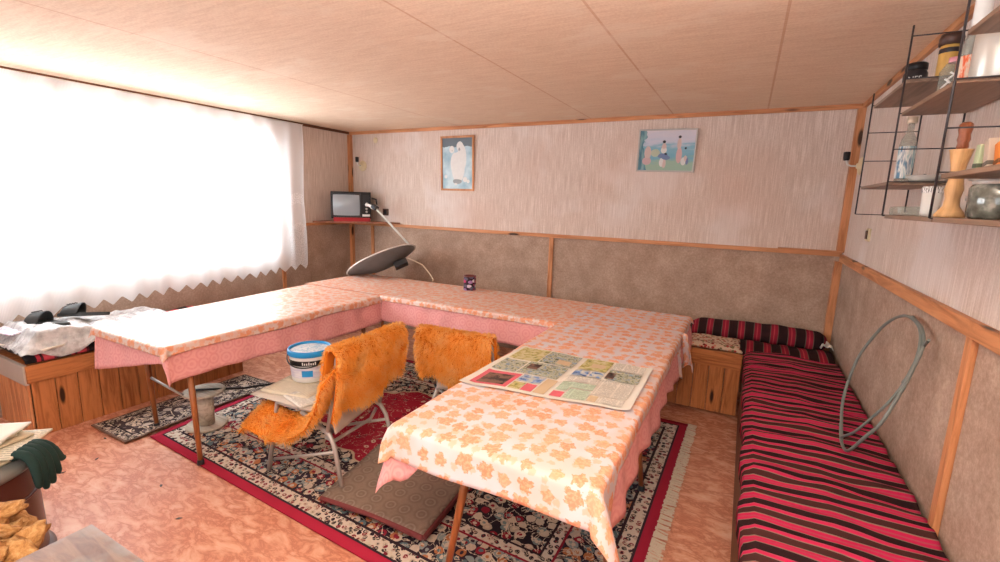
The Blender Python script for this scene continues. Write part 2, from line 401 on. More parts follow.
    def build(s, name, mats, parent=None, solid=0.0, sub=0, smooth=False, soff=-1):
        bmesh.ops.recalc_face_normals(s.bm, faces=s.bm.faces[:])
        me = bpy.data.meshes.new(name); s.bm.to_mesh(me); s.bm.free()
        if smooth:
            for p in me.polygons: p.use_smooth = True
        for mm in (mats if isinstance(mats, (list, tuple)) else [mats]): me.materials.append(MT[mm] if isinstance(mm, str) else mm)
        o = bpy.data.objects.new(name, me); C.objects.link(o)
        if parent: o.parent = parent
        if solid:
            md = o.modifiers.new('thickness', 'SOLIDIFY'); md.thickness = solid; md.offset = soff
        if sub:
            md = o.modifiers.new('smooth', 'SUBSURF'); md.levels = sub; md.render_levels = sub
        return o
def thing(name, label, cat, loc=(0,0,0), rz=0, group=None):
    o = bpy.data.objects.new(name, None); C.objects.link(o); o.empty_display_size = .1
    o.location = loc; o.rotation_euler = (0,0,rz); return tag(o, label, cat, group)
def tag(o, label, cat, group=None, kind=None):
    o['label'] = label; o['category'] = cat
    if group: o['group'] = group
    if kind: o['kind'] = kind
    return o
def struct(o, label=None):
    o['kind'] = 'structure'
    if label: o['label'] = label
    return o
def text_mesh(name, txt, size, M_, mat, parent, depth=.0006):
    cu = bpy.data.curves.new(name, 'FONT'); cu.body = txt; cu.size = size; cu.align_x = 'CENTER'; cu.align_y = 'CENTER'; cu.extrude = depth
    t = bpy.data.objects.new(name, cu); C.objects.link(t)
    me = bpy.data.meshes.new_from_object(t.evaluated_get(bpy.context.evaluated_depsgraph_get())) if False else None
    bpy.context.view_layer.update()
    dg = bpy.context.evaluated_depsgraph_get(); me = bpy.data.meshes.new_from_object(t.evaluated_get(dg))
    bpy.data.objects.remove(t); bpy.data.curves.remove(cu)
    me.materials.clear(); me.materials.append(MT[mat]); me.transform(M_)
    o = bpy.data.objects.new(name, me); C.objects.link(o); o.parent = parent; return o
def nz(x, y, z=0.0): return mnoise.noise(Vector((x, y, z)))

# ------------------------------------------------------------------ camera
R_ = Vector((0.88701, 0.46175, 0)); 
yaw, pitch, roll, fpx = -.480274, .171620, .029728, 464.356
cy, sy, cp, sp = math.cos(yaw), math.sin(yaw), math.cos(pitch), math.sin(pitch)
F = Vector((sy*cp, cy*cp, -sp)); R0 = Vector((cy, -sy, 0)); U0 = R0.cross(F)
Rv = R0*math.cos(roll)+U0*math.sin(roll); Uv = -R0*math.sin(roll)+U0*math.cos(roll)
cam = bpy.data.cameras.new('camera'); co = bpy.data.objects.new('camera', cam); C.objects.link(co)
co.matrix_world = Matrix(((Rv.x, Uv.x, -F.x, 0), (Rv.y, Uv.y, -F.y, 0), (Rv.z, Uv.z, -F.z, 1.6), (0,0,0,1)))
cam.sensor_width = 36; cam.lens = fpx*36/1000; cam.clip_start = .02
bpy.context.scene.camera = co

# ------------------------------------------------------------------ room
XL, XR, YB, YN, H = -4.468, .6906, 4.42, -1.6, 2.38
RAIL = 1.262
struct(B().box(XL-.3, XR+.2, YN-.2, YB+.2, -.1, 0).build('floor', 'lino'))
struct(B().box(XL-.3, XR+.2, YN-.2, YB+.2, H, H+.1).build('ceiling', 'ceiling'))
WY0, WY1, WZ0, WZ1 = .75, 3.33, .95, 2.17
def wall(name, upper, lower, boxes):
    b = B()
    for bx in boxes:
        x0,x1,y0,y1,z0,z1 = bx
        if z0 < RAIL < z1:
            b.box(x0,x1,y0,y1,z0,RAIL, mat=1); b.box(x0,x1,y0,y1,RAIL,z1, mat=0)
        else: b.box(*bx, mat=1 if z1 <= RAIL else 0)
    return struct(b.build(name, [upper, lower]))
wall('wall_left', 'paper_y', 'hard_left', [(XL-.15, XL, YN, WY0, 0, H), (XL-.15, XL, WY1, YB, 0, H), (XL-.15, XL, WY0, WY1, 0, WZ0), (XL-.15, XL, WY0, WY1, WZ1, H)])
wall('wall_back', 'paper_x', 'hard', [(XL-.15, XR+.15, YB, YB+.15, 0, H)])
wall('wall_right', 'paper_y', 'hard', [(XR, XR+.15, YN, YB, 0, H)])
wall('wall_near', 'paper_x', 'hard', [(XL-.15, -3.2, YN-.15, YN, 0, H), (.1, XR+.15, YN-.15, YN, 0, H), (-3.2, .1, YN-.15, YN, 0, .8), (-3.2, .1, YN-.15, YN, 2.2, H)])
# window in the left wall
def window(name, axis, a0, a1, z0, z1, plane, mulls, label):
    b = B()
    def fb(p0, p1, q0, q1, d0=-.09, d1=-.03):
        if axis == 'y': b.box(plane+d0, plane+d1, p0, p1, q0, q1, .004)
        else: b.box(p0, p1, plane+d0, plane+d1, q0, q1, .004)
    fb(a0, a1, z0, z0+.06); fb(a0, a1, z1-.06, z1); fb(a0, a0+.06, z0+.06, z1-.06); fb(a1-.06, a1, z0+.06, z1-.06)
    for mm in mulls: fb(mm-.045, mm+.045, z0+.06, z1-.06)
    fr = struct(b.build(name, 'white'), label)
    g = B(); cuts = [a0+.06]+[v for mm in mulls for v in (mm-.045, mm+.045)]+[a1-.06]
    for i in range(0, len(cuts), 2):
        if axis == 'y': g = B().box(plane-.065, plane-.06, cuts[i], cuts[i+1], z0+.06, z1-.06)
        else: g = B().box(cuts[i], cuts[i+1], plane-.065, plane-.06, z0+.06, z1-.06)
        g.build('pane', 'pane', fr)
    return fr
window('window_1', 'y', WY0, WY1, WZ0, WZ1, XL, (1.83, 2.50), 'wide white framed window behind the lace curtain')
window('fill_window', 'x', -3.2, .1, .8, 2.2, YN, (-1.55,), 'wide unseen window added behind the camera for fill light')  # invented opening in the unseen near wall, added to let fill light in
# mouldings
def trim(n, a, mat):
    o = B()
    for bx in a: o.box(*bx, .003)
    return struct(o.build('trim_%d' % n, mat))
trim(1, [(XL+.01, XR, YB-.022, YB, H-.035, H)], 'trim_x')
trim(2, [(XR-.022, XR, YN, YB-.022, H-.035, H)], 'trim_y')
trim(3, [(XL, XL+.012, YN, YB-.022, H-.03, H)], 'dark_y')
trim(4, [(XL, XR-.01, YB-.022, YB, RAIL-.015, RAIL+.02)], 'trim_x')
trim(5, [(XR-.024, XR, YN, YB-.03, RAIL-.05, RAIL+.005)], 'trim_y')
trim(6, [(XL, XL+.02, WY1+.3, YB-.022, RAIL-.012, RAIL+.02)], 'trim_y')
trim(7, [(XL, XL+.045, YB-.045, YB, RAIL+.02, H-.035)], 'trim_z')
trim(8, [(XL, XL+.045, YB-.045, YB, 0, RAIL-.015)], 'trim_z')
trim(9, [(XR-.05, XR, YB-.05, YB, RAIL+.02, H-.035)], 'trim_z')
trim(10, [(XR-.05, XR, YB-.05, YB, 0, RAIL-.05)], 'trim_z')
trim(11, [(-1.745, -1.70, YB-.02, YB, 0, RAIL-.015)], 'trim_z')
trim(12, [(-4.13, -4.09, YB-.02, YB, 0, RAIL-.015)], 'trim_z')
trim(13, [(XR-.02, XR, 1.955, 2.0, 0, RAIL-.05)], 'trim_z')
trim(14, [(XL, XL+.018, 3.37, 3.41, 0, .95)], 'trim_z')
trim(15, [(XR-.02, XR, .3, .345, 0, RAIL-.05)], 'trim_z')
trim(16, [(.25, XR-.01, YB-.06, YB, RAIL+.02, RAIL+.03)], 'trim_x')

# curtain rod and curtain
ct = thing('lace_curtain', 'white lace net curtain with a zigzag lower hem hanging over the window', 'curtain', (XL+.1, .9, 2.3))
CY0, CY1 = .60, 3.64
CW = CY1-CY0
def curt(u, v):
    y = CY0+u*CW
    x = XL+.085+.016*math.sin(y*34+.7*math.sin(y*5))*(1-.3*v)+.012*math.sin(y*11)
    ph = (y/.122) % 1.0
    zig = .062*abs(2*ph-1)
    ztop = 2.345-.0*y; zb = .66+.045*(y-1.1)+zig
    zz = zb+(ztop-zb)*v; x = x-.012*math.sin(y*34)*max(0, 1-v*4)*.7
    if y > 3.3: y = y+(.03*math.sin((v)*9))*(y-3.3)
    return (x, y, zz)
U0_ = 2.72-CW
B((XL+.1, .9, 2.3)).grid(300, 40, curt, uvf=lambda u, v: (U0_+u*CW, v*1.6)).build('net', 'lace', ct)
B((XL+.1, .9, 2.3)).tube([(XL+.075, .55, 2.348), (XL+.075, 3.66, 2.348)], .006, 8).build('curtain_wire', 'white', ct)

# ------------------------------------------------------------------ benches
def planks(b, axis, a0, a1, fixed0, fixed1, z0, z1, n):
    w = (a1-a0)/n
    for i in range(n):
        p0, p1 = a0+i*w+.002, a0+(i+1)*w-.002
        if axis == 'x': b.box(p0, p1, fixed0, fixed1, z0, z1, .004)
        else: b.box(fixed0, fixed1, p0, p1, z0, z1, .004)
t = thing('bench', 'long low bench against the right wall under the striped blanket', 'bench', (.4, 2.5, 0))
o = (.4, 2.5, 0)
B(o).box(.105, .685, 1.1, 4.40, .44, .47, .003).build('seat', 'plank_y', t)
B(o).box(.098, .112, 1.1, 3.80, .03, .47, .003).build('front_panel', 'dark_y', t)
B(o).box(.105, .6, 1.12, 1.14, 0, .44).build('end_panel', 'dark_z', t)
t = thing('bench', 'low pine plank bench against the back wall right of the tables', 'bench', (-.4, 4.1, 0)); o = (-.4, 4.1, 0)
B(o).box(-.9, .083, 3.815, 4.40, .47, .50, .003).build('seat', 'plank_x', t)
b = B(o); planks(b, 'x', -.9, .083, 3.815, 3.83, .02, .47, 9); b.build('plank_front', 'plank_z', t)
B(o).box(-.9, .083, 3.797, 3.814, .39, .515, .004).build('rail', 'plank_x', t)
t = thing('bench', 'pine plank bench box under the window beside the floor runner', 'bench', (-4.1, 1.5, 0)); o = (-4.1, 1.5, 0)
B(o).box(XL+.01, -3.915, 1.095, 2.5, .46, .485, .003).build('seat', 'plank_y', t)
b = B(o); planks(b, 'y', 1.1, 2.5, -3.93, -3.915, .0, .46, 12); b.build('plank_front', 'plank_z', t)
B(o).box(-3.914, -3.897, 1.08, 2.5, .37, .485, .004).build('rail', 'plank_y', t)
b = B(o); planks(b, 'x', XL+.01, -3.932, 1.085, 1.1, 0, .36, 7); b.build('end_planks', 'leftplank', t)
B(o).box(XL+.01, -3.915, 1.072, 1.094, .355, .485, .004).build('end_board', plain('pale grey board', (196,184,174), .7), t)

# striped blanket on the right bench
def wr(x, y):  # wrinkles
    return .012*nz(x*3, y*9, 1)+.010*nz(x*1.5, y*20, 4)+.007*nz(x*8, y*16, 7)
def blk(u, v):
    y = 1.15+v*2.72
    s = u*.80
    if s < .07:
        return (.092-.006*math.sin(y*15)-.008*abs(nz(0, y*9)), y, .515-(.07-s)+.004*math.sin(y*23))
    x = .094+(s-.07)*.58/.73*1.0
    edge = min(1, (s-.07)/.05)
    return (x, y, .515+.018*edge+wr(x, y)*edge+.02*edge*max(0, 1-abs(x-.37)/.3))
o = B().grid(40, 170, blk, uvf=lambda u, v: (u*.8, v*2.72+.03*math.sin(u*3))).build('striped_blanket', 'stripe', solid=.012)
tag(o, 'crimson, black and grey striped woven blanket covering the long right bench', 'blanket')
def blk2(u, v):
    x = .06+u*.60; y = 3.84+v*.36
    return (x, y, .535+.012*nz(x*9, y*4, 3)+.025*math.sin(v*PI)+(.0 if v > .08 else -.02))
o = B().grid(40, 24, blk2, uvf=lambda u, v: (v*.36, u*.60)).build('folded_blanket', 'stripe2', solid=.02)
tag(o, 'striped blanket strip with stripes running toward the wall, in front of the bolster', 'blanket')
# bolster
def bol(u, v):
    x = -.36+u*1.02
    r = .096*min(1, (math.sin(min(u, .12)/.12*PI/2))**.5+.02)*min(1, (math.sin(min(1-u, .1)/.1*PI/2))**.5+.02)
    r *= 1+.1*nz(x*5, 2); a = 2*PI*v
    zc = .578+.02*math.sin(u*PI)-.02*(1-u)+.012*nz(x*7, 3)
    return (x, 4.275+1.1*r*math.cos(a), zc+.85*r*math.sin(a))
o = B().grid(70, 24, bol, uvf=lambda u, v: (v*.6, u*1.02)).build('bolster', 'stripe2')
tag(o, 'long red and black striped bolster lying against the back wall', 'bolster')
# thin floral seat pad
def pad(u, v):
    x = -.34+u*.42; y = 3.83+v*.34
    e = min(1, min(u, 1-u, v, 1-v)/.12)**.5
    return (x, y, .523+.028*e+.006*nz(x*12, y*12))
o = B().grid(24, 20, pad).build('seat_pad', 'cushion', solid=.01)
tag(o, 'thin floral seat pad on the back bench in front of the bolster', 'cushion')
o = B().grid(10, 10, lambda u, v: (.60+u*.085, 4.14+v*.12, .565+.03*nz(u*3, v*3)+.03*math.sin(u*PI)), smooth=True).build('white_rag', 'white', solid=.004)
tag(o, 'small white rag tucked behind the bolster end at the right corner', 'rag')
# checked blanket on the left bench
def ck(u, v):
    y = 1.085+u*1.3; s = v*.58
    if s < .03: return (-3.89, y, .53-(.03-s))
    return (-3.89-(s-.03), y, .53+.03*min(1, (s-.03)/.06)+.008*nz(y*8, s*8))
o = B().grid(60, 24, ck, uvf=lambda u, v: (v*.58, u*1.3)).build('checked_blanket', 'check', solid=.02)
tag(o, 'red and black checked blanket on the window bench under the plastic bag', 'blanket')

# ------------------------------------------------------------------ tables
def leg(b, top, foot, r0=.020, r1=.013):
    top, foot = Vector(top), Vector(foot); b.tube([foot, foot.lerp(top, .5), top], [r1, (r0+r1)/2, r0], 14); return b
def table(label, x0, x1, y0, y1, legs, brace=None):
    o = ((x0+x1)/2, (y0+y1)/2, 0)
    t = thing('folding_table', label, 'table', o)
    B(o).box(x0, x1, y0, y1, .712, .738, .004).build('tabletop', 'top', t)
    B(o).box(x0+.06, x1-.06, y0+.06, y1-.06, .665, .712, .002).build('apron', 'dark_x', t)
    for tp, ft in legs:
        lg = leg(B(o), (*tp, .665), (*ft, .018)).build('leg', 'leg', t)
        B(o).lathe([(0, 0.0), (.019, 0.0), (.019, .02), (.0155, .03)], (ft[0], ft[1], .014), 14).build('rubber_foot', 'darkgrey', lg)
    for br in (brace or []): B(o).tube(br, .008, 8).build('brace', 'chrome', t)
    return t
table('long table parallel to the window, nearest the bench box', -3.50, -2.80, 1.37, 3.02,
      [((-2.84, 1.48), (-2.70, 1.426)), ((-3.42, 1.52), (-3.40, 1.538)), ((-2.88, 2.9), (-2.78, 2.96)), ((-3.42, 2.9), (-3.5, 2.96))],
      [[(-3.40, 1.53, .37), (-3.17, 1.60, .27)]])
table('table along the back wall joining the two side tables', -3.55, -1.12, 3.08, 3.76,
      [((-2.2, 3.16), (-2.2, 3.1)), ((-1.25, 3.16), (-1.2, 3.1)), ((-1.25, 3.68), (-1.2, 3.72)), ((-3.3, 3.68), (-3.36, 3.72))])
table('near right table carrying the open newspaper', -1.03, -.34, 1.30, 3.74,
      [((-.86, 1.47), (-.955, 1.41)), ((-.44, 1.80), (-.36, 1.76)), ((-.455, 2.55), (-.365, 2.50)), ((-.86, 3.5), (-.95, 3.55))])

def clothmesh(x0, x1, y0, y1, z, dW, dE, dS, dN, out=.01, flare=.10, wave=.012, k=26, corner=.6, ph=0.0, warp=None):
    """top sheet + four skirts as one continuous cloth; d* are drop lengths as functions of the position along the side"""
    f = lambda d: d if callable(d) else (lambda s: d)
    dW, dE, dS, dN = f(dW), f(dE), f(dS), f(dN)
    nx, ny, ns = max(8, int((x1-x0)/.03)), max(8, int((y1-y0)/.03)), 10
    us = [(-1+i/ns) for i in range(ns)]+[i/nx for i in range(nx+1)]+[1+(i+1)/ns for i in range(ns)]
    vs = [(-1+i/ns) for i in range(ns)]+[i/ny for i in range(ny+1)]+[1+(i+1)/ns for i in range(ns)]
    b = B(); g = []; uvs = []
    for u in us:
        row = []; ru = []
        for v in vs:
            x = x0+(x1-x0)*min(1, max(0, u)); y = y0+(y1-y0)*min(1, max(0, v))
            ox = -(-u)*dW(y) if u < 0 else ((u-1)*dE(y) if u > 1 else 0)
            oy = -(-v)*dS(x) if v < 0 else ((v-1)*dN(x) if v > 1 else 0)
            ru.append((x+ox, y+oy))
            rx, ry = abs(ox), abs(oy); sx = -1 if ox < 0 else 1; sy_ = -1 if oy < 0 else 1
            zz = z+.0015*nz(x*5, y*5, z*9)+.001*nz(x*13, y*13)
            if rx == 0 and ry == 0: p = Vector((x, y, zz))
            elif rx == 0 or ry == 0:
                d = rx+ry; s = y if rx else x; r = .012
                w = wave*math.sin(k*s+ph+1.3*nz(s*2, ph))*min(1, d/.12)
                if d < r*1.57:
                    a = d/r; h = r*math.sin(a); dz = r*(1-math.cos(a))
                else:
                    dd = d-r*1.57; h = r+dd*flare; dz = r+dd*(1-flare*flare/2)
                h = h+(out if d > 0 else 0)*min(1, d/.02)+w
                p = Vector((x+(sx*h if rx else 0), y+(sy_*h if ry else 0), zz-dz))
            else:
                d = math.hypot(rx, ry); th = math.atan2(ry, rx)
                fold = 1+.0*math.sin(4*th)
                h = out+.012*min(1, d/.02)+d*corner*.5*(.55+.45*math.sin(2*th))
                p = Vector((x+sx*h*math.cos(th), y+sy_*h*math.sin(th), zz-d*.96))
            if warp: p = warp(p)
            row.append(b.bm.verts.new(p))
        g.append(row); uvs.append(ru)
    for i in range(len(us)-1):
        for j in range(len(vs)-1):
            q = ((i,j),(i+1,j),(i+1,j+1),(i,j+1))
            fc = b.bm.faces.new([g[a][c] for a, c in q]); fc.smooth = True
            for lp, (a, c) in zip(fc.loops, q): lp[b.uv].uv = uvs[a][c]
    return b
def cloth(name, label, mat, *a, **kw):
    o = clothmesh(*a, **kw).build(name, mat, solid=.0018); return tag(o, label, 'tablecloth')
def warpL(p):  # left end of the window table is not square
    k = max(0, p.y-1.3)/2.5; return Vector((p.x-.19*k*min(1, max(0, (-2.78-p.x)/.76)), p.y, p.z))
cloth('tablecloth', 'pink damask undercloth hanging below the window table cover', 'pink', -3.52, -2.775, 1.335, 3.04, .744,
      .06, lambda s: .225+.02*math.sin(s*3), lambda s: .10+.17*min(1, max(0, (-2.80-s)/.7)), .004, out=.004, wave=.006, corner=.3, warp=warpL)
cloth('tablecloth', 'white and orange leaf oilcloth on the window table, washed by daylight', 'leaf_dense', -3.54, -2.765, 1.325, 3.06, .750,
      .05, lambda s: .06+.008*math.sin(s*7), lambda s: .06, .003, out=.008, wave=.002, warp=warpL)
def dSback(lim, d): return lambda s: d if s > lim else .003
cloth('tablecloth', 'pink damask undercloth hanging in front of the back table', 'pink', -3.60, -1.05, 3.055, 3.80, .7525,
      .003, .003, dSback(-2.76, .225), .08, out=.004, wave=.007)
cloth('tablecloth', 'dense orange leaf oilcloth covering the back table', 'leaf_dense', -3.70, -1.0, 3.045, 3.82, .757,
      .02, .003, dSback(-2.75, .05), .10, out=.008, wave=.003)
def dWr(lim, d): return lambda s: d if s < lim else .003
cloth('tablecloth', 'pink damask undercloth hanging along the aisle side of the newspaper table', 'pink', -1.075, -.325, 1.285, 3.74, .760,
      dWr(3.02, .17), lambda s: .215+.02*math.sin(s*9+.7), lambda s: .10+.12*max(0, min(1, (-.93-s)/.1)), .03, out=.004, wave=.010, flare=.16, corner=.6)
cloth('tablecloth', 'large orange leaf oilcloth over the newspaper table with hanging corner', 'leaf', -1.085, -.315, 1.27, 3.76, .7645,
      dWr(3.02, .05), lambda s: .055+.20*max(0, min(1, (1.45-s)/.2)), lambda s: .135, .03, out=.010, wave=.006, k=13, flare=.12, corner=.9)
# bunched corner at the far right
def bun(u, v):
    a = u*2*PI*.8; r = .045+.03*v+.018*math.sin(a*3+1)
    return (-.30+.9*r*math.cos(a)*.8+.03*v, 3.15+1.4*r*math.sin(a), .745-.22*v+.03*math.sin(a*2))
o = B().grid(40, 14, bun, uvf=lambda u, v: (u*.4, v*.25)).build('tea_towel', 'leaf', solid=.002)
tag(o, 'bunched pink and white cloth corner sticking out at the far right table edge', 'cloth')

# newspaper on the right table
NP = [Vector((-1.072, 1.72, 0)), Vector((-.335, 1.815, 0)), Vector((-.34, 2.375, 0)), Vector((-1.056, 2.366, 0))]
def npos(u, v, dz=0.0):
    p = NP[0].lerp(NP[1], u).lerp(NP[3].lerp(NP[2], u), v)
    z = .7685+.006*abs(math.sin(u*PI*2))*.9+.004*nz(u*4, v*3, 2)+(.012*max(0, (u-.93)/.07))+.008*max(0, (.06-u)/.06)
    return (p.x, p.y, z+dz)
b = B(); b.grid(40, 24, npos, mat=0)
names = ['news', 'news_text', 'news_green', 'news_yellow', 'news_grey', 'news_dark', 'news_pink', 'news_blue', 'news_bisque']
rects = [(.02,.04,.26,.33,6), (.05,.07,.23,.28,5), (.27,.19,.42,.34,7), (.27,.04,.345,.17,3), (.35,.04,.42,.17,6), (.43,.04,.50,.34,8),
         (.02,.36,.19,.62,4), (.20,.36,.48,.64,4), (.02,.65,.24,.97,3), (.25,.66,.49,.97,4), (.22,.48,.30,.6,5), (.36,.7,.46,.8,8),
         (.53,.04,.60,.14,6), (.61,.04,.74,.22,2), (.53,.17,.60,.34,2), (.53,.24,.74,.36,2), (.53,.38,.74,.50,1), (.75,.18,.95,.52,1), (.75,.04,.80,.15,8), (.81,.04,.95,.15,1),
         (.53,.52,.63,.66,7), (.53,.68,.73,.97,3), (.645,.52,.73,.66,7), (.745,.54,.96,.76,4), (.745,.78,.96,.97,1), (.745,.56,.80,.70,5), (.60,.75,.70,.85,8)]
for i, (u0, v0, u1, v1, mi) in enumerate(rects):
    b.grid(6, 6, lambda u, v: npos(u0+(u1-u0)*u, v0+(v1-v0)*v, .0016+.0001*i), mat=mi, uvf=lambda u, v: ((u0+(u1-u0)*u)*.72+i*.3, (v0+(v1-v0)*v)*.6))
o = b.build('newspaper', names); tag(o, 'open newspaper with colour pictures spread on the near right table', 'newspaper')
# second sheet edge below
o = B().grid(20, 12, lambda u, v: (lambda p: (p[0]-.028+.02*v, p[1]+.006, p[2]-.0022))(npos(u*.97, v*.98))).build('newspaper', 'news')
tag(o, 'plain newspaper sheet peeking out under the left edge of the open newspaper', 'newspaper')

# printed tin on the back table
t = thing('tin_can', 'small dark tin can with pink and white print on the back table', 'tin', (-2.25, 3.70, .760))
m = M('tin print'); u, v, _ = m.sep(m.uv)
o_ = m.vor(m.map(m.uv, (3.2, 14, 1)), 2.0, .8); rn = m.sep(o_[1])
m.col(m.mix(m.math('LESS_THAN', o_[0], .42), sr(44,26,40), m.ramp(rn[0], [(0, sr(226,216,226)), (.35, sr(190,60,110)), (.55, sr(170,130,180)), (.75, sr(90,90,110))], True))).set(Roughness=.35)
MT['tinprint'] = m.m
B().lathe([(0, 0), (.056, 0), (.058, .004), (.058, .13)], (0,0,0), 28).build('body', 'tinprint', t)
B().lathe([(.058, .128), (.061, .130), (.061, .136), (.050, .136), (.050, .120), (0, .120)], (0,0,0), 28).build('rim', plain('brown tin rim', (120,64,60), .4), t)

# ------------------------------------------------------------------ rugs
P0, P1, P2, P3 = Vector((-3.31,1.45,0)), Vector((-.25,1.30,0)), Vector((-.22,3.50,0)), Vector((-3.45,3.5,0))
def rugf(u, v):
    p = P0.lerp(P1, u).lerp(P3.lerp(P2, u), v)
    return (p.x, p.y, .013+.002*nz(p.x*3, p.y*3))
rg = thing('persian_rug', 'large crimson and navy Persian rug under the tables and chairs', 'rug', (-1.8, 2.4, 0)); o = (-1.8, 2.4, 0)
B(o).grid(60, 44, rugf, uvf=lambda u, v: (u*RX, v*RY)).build('pile', 'rug', rg, solid=.009)
b = B(o)
for i in range(220):
    v = i/219; p = P1.lerp(P2, v); a = random.uniform(-.02, .02); L = random.uniform(.05, .065)
    q = p+Vector((L, a, 0)); w = .0045
    vs = [b.bm.verts.new(Vector(c)-b.off) for c in ((p.x-.004, p.y-w, .012), (p.x-.004, p.y+w, .012), (q.x, q.y+w*1.1, .006), (q.x, q.y-w*1.1, .006))]
    b.bm.faces.new(vs)
b.build('fringe', 'fringe', rg, solid=.003)
o = B().grid(20, 40, lambda u, v: (-3.785+u*.44+.01*math.sin(v*7), 1.325+v*1.1, .012+.004*nz(u*4, v*6)+(.008 if -3.785+u*.44 > -3.42 and v > .12 else 0)), uvf=lambda u, v: (u*.44, v*1.1)).build('runner_rug', 'mat', solid=.007)
tag(o, 'narrow grey patterned runner rug along the foot of the window bench', 'rug')
# folded rug
FQ = [Vector((-1.80,1.52,0)), Vector((-1.17,1.55,0)), Vector((-1.22,2.10,0)), Vector((-1.90,2.06,0))]
t = thing('folded_rug', 'folded grey-brown patterned rug lying on the Persian rug', 'rug', (-1.5, 1.8, 0)); o = (-1.5, 1.8, 0)
def layer(z, sh, nm, mt, th):
    def f(u, v):
        p = FQ[0].lerp(FQ[1], u).lerp(FQ[3].lerp(FQ[2], u), v)
        return (p.x+sh*.3, p.y+sh*(1-v), z+.008*nz(p.x*6, p.y*6, z*40)+.012*math.sin(u*PI)*(z > .03))
    return B(o).grid(30, 26, f, uvf=lambda u, v: (u*.66, v*.56)).build(nm, mt, t, solid=th)
layer(.034, .015, 'bottom_layer', 'foldedge', .010); layer(.050, -.01, 'middle_layer', 'foldedge', .010); layer(.066, 0, 'top_layer', 'fold', .011)
b = B(o)
for e in ((FQ[0], FQ[1]), (FQ[1], FQ[2])):
    b.tube([(*(e[0].lerp(e[1], i/20)).xy, .052+.012*math.sin(i/20*PI)*(e[0] is FQ[0])) for i in range(21)], .012, 8)
b.build('binding', 'foldedge', t)

# wooden spool
t = thing('cable_spool', 'small grey wooden cable spool standing under the end of the window table', 'spool', (-3.14, 1.72, .016))
MT['spool'] = wood('weathered board', (196,184,168), (150,136,120), 'x', .8, False)
for z0, nm in ((0, 'bottom_flange'), (.24, 'top_flange')):
    B().lathe([(0 if z0 == 0 else .018, z0), (.124, z0), (.126, z0+.004), (.126, z0+.012), (.123, z0+.015), (.018, z0+.015), (.018, z0)], (0,0,0), 36).build(nm, 'spool', t)
B().lathe([(.0, .015), (.05, .015), (.05, .24), (.0, .24)], (0,0,0), 28).build('core', 'spool', t)
o = B().tube([(-3.19,1.66,.28), (-3.08,1.74,.283), (-3.06,1.95,.22), (-3.15,2.3,.12), (-3.3,2.7,.03), (-3.4,3.1,.022)], .008, 8).build('black_cable', 'black')
tag(o, 'thin black cable trailing off the wooden spool under the table', 'cable')

# ------------------------------------------------------------------ chairs
MT['seatply'] = plain('grey beige seat plywood', (200,188,176), .5)
def make_chair(label, loc, rz, dh=0.0):
    """local: faces +y, origin under seat centre"""
    t = thing('tube_chair', label, 'chair', loc, rz)
    r = .0125
    b = B(); b.grid(12, 12, lambda u, v: (-.21+.42*u, -.20+.40*v, .44-.012*math.sin(u*PI)-.01*v*(1-v)*4+.015*(1-v)**3)); b.build('seat', 'seatply', t, solid=.012)
    B().grid(12, 4, lambda u, v: (-.20+.40*u, -.205-.03*v, .43-v*(.10-.07*u))).build('seat_apron', 'seatply', t, solid=.008)
    B().grid(14, 8, lambda u, v: (-.21+.42*u, -.235-.05*v-.03*math.sin(u*PI), .62-dh+.17*v)).build('backrest', 'seatply', t, solid=.012)
    for s in (-1, 1):
        lg = B(); lg.tube([(s*.245, .24, .012), (s*.205, .19, .42), (s*.205, .17, .425), (s*.205, .02, .425)], r, 10); lg.build('leg', 'chrome', t)
        lg = B(); lg.tube([(s*.225, -.30, .012), (s*.215, -.235, .27), (s*.21, -.20, .325), (s*.208, -.15, .345), (s*.208, .0, .41)], r, 10); lg.build('leg', 'chrome', t)
        B().tube([(s*.21, -.19, .34), (s*.215, -.23, .5), (s*.215, -.275, .76-dh), (s*.20, -.285, .79-dh)], r, 10).build('back_post', 'chrome', t)
        B().tube([(s*.217, .225, .07), (s*.217, -.235, .235)], r*.75, 8).build('stretcher', 'chrome', t)
    B().tube([(-.205, -.285, .785-dh), (0, -.305, .79-dh), (.205, -.285, .785-dh)], r, 10).build('top_rail', 'chrome', t)
    b = B(); b.tube([(-.205, -.17, .30), (-.15, -.17, .25), (.15, -.17, .25), (.205, -.17, .30)], r*.8, 8); b.build('crossbar', 'chrome', t)
    return t
CH1 = Vector((-2.06, 1.83, .016)); A1 = math.radians(93)
make_chair('tubular chair in the middle of the rug with paint bucket on its seat', CH1, A1)
CH2 = Vector((-1.53, 2.66, .016)); A2 = math.radians(4)
make_chair('tubular chair pushed toward the back table, bare of any bucket', CH2, A2, .065)

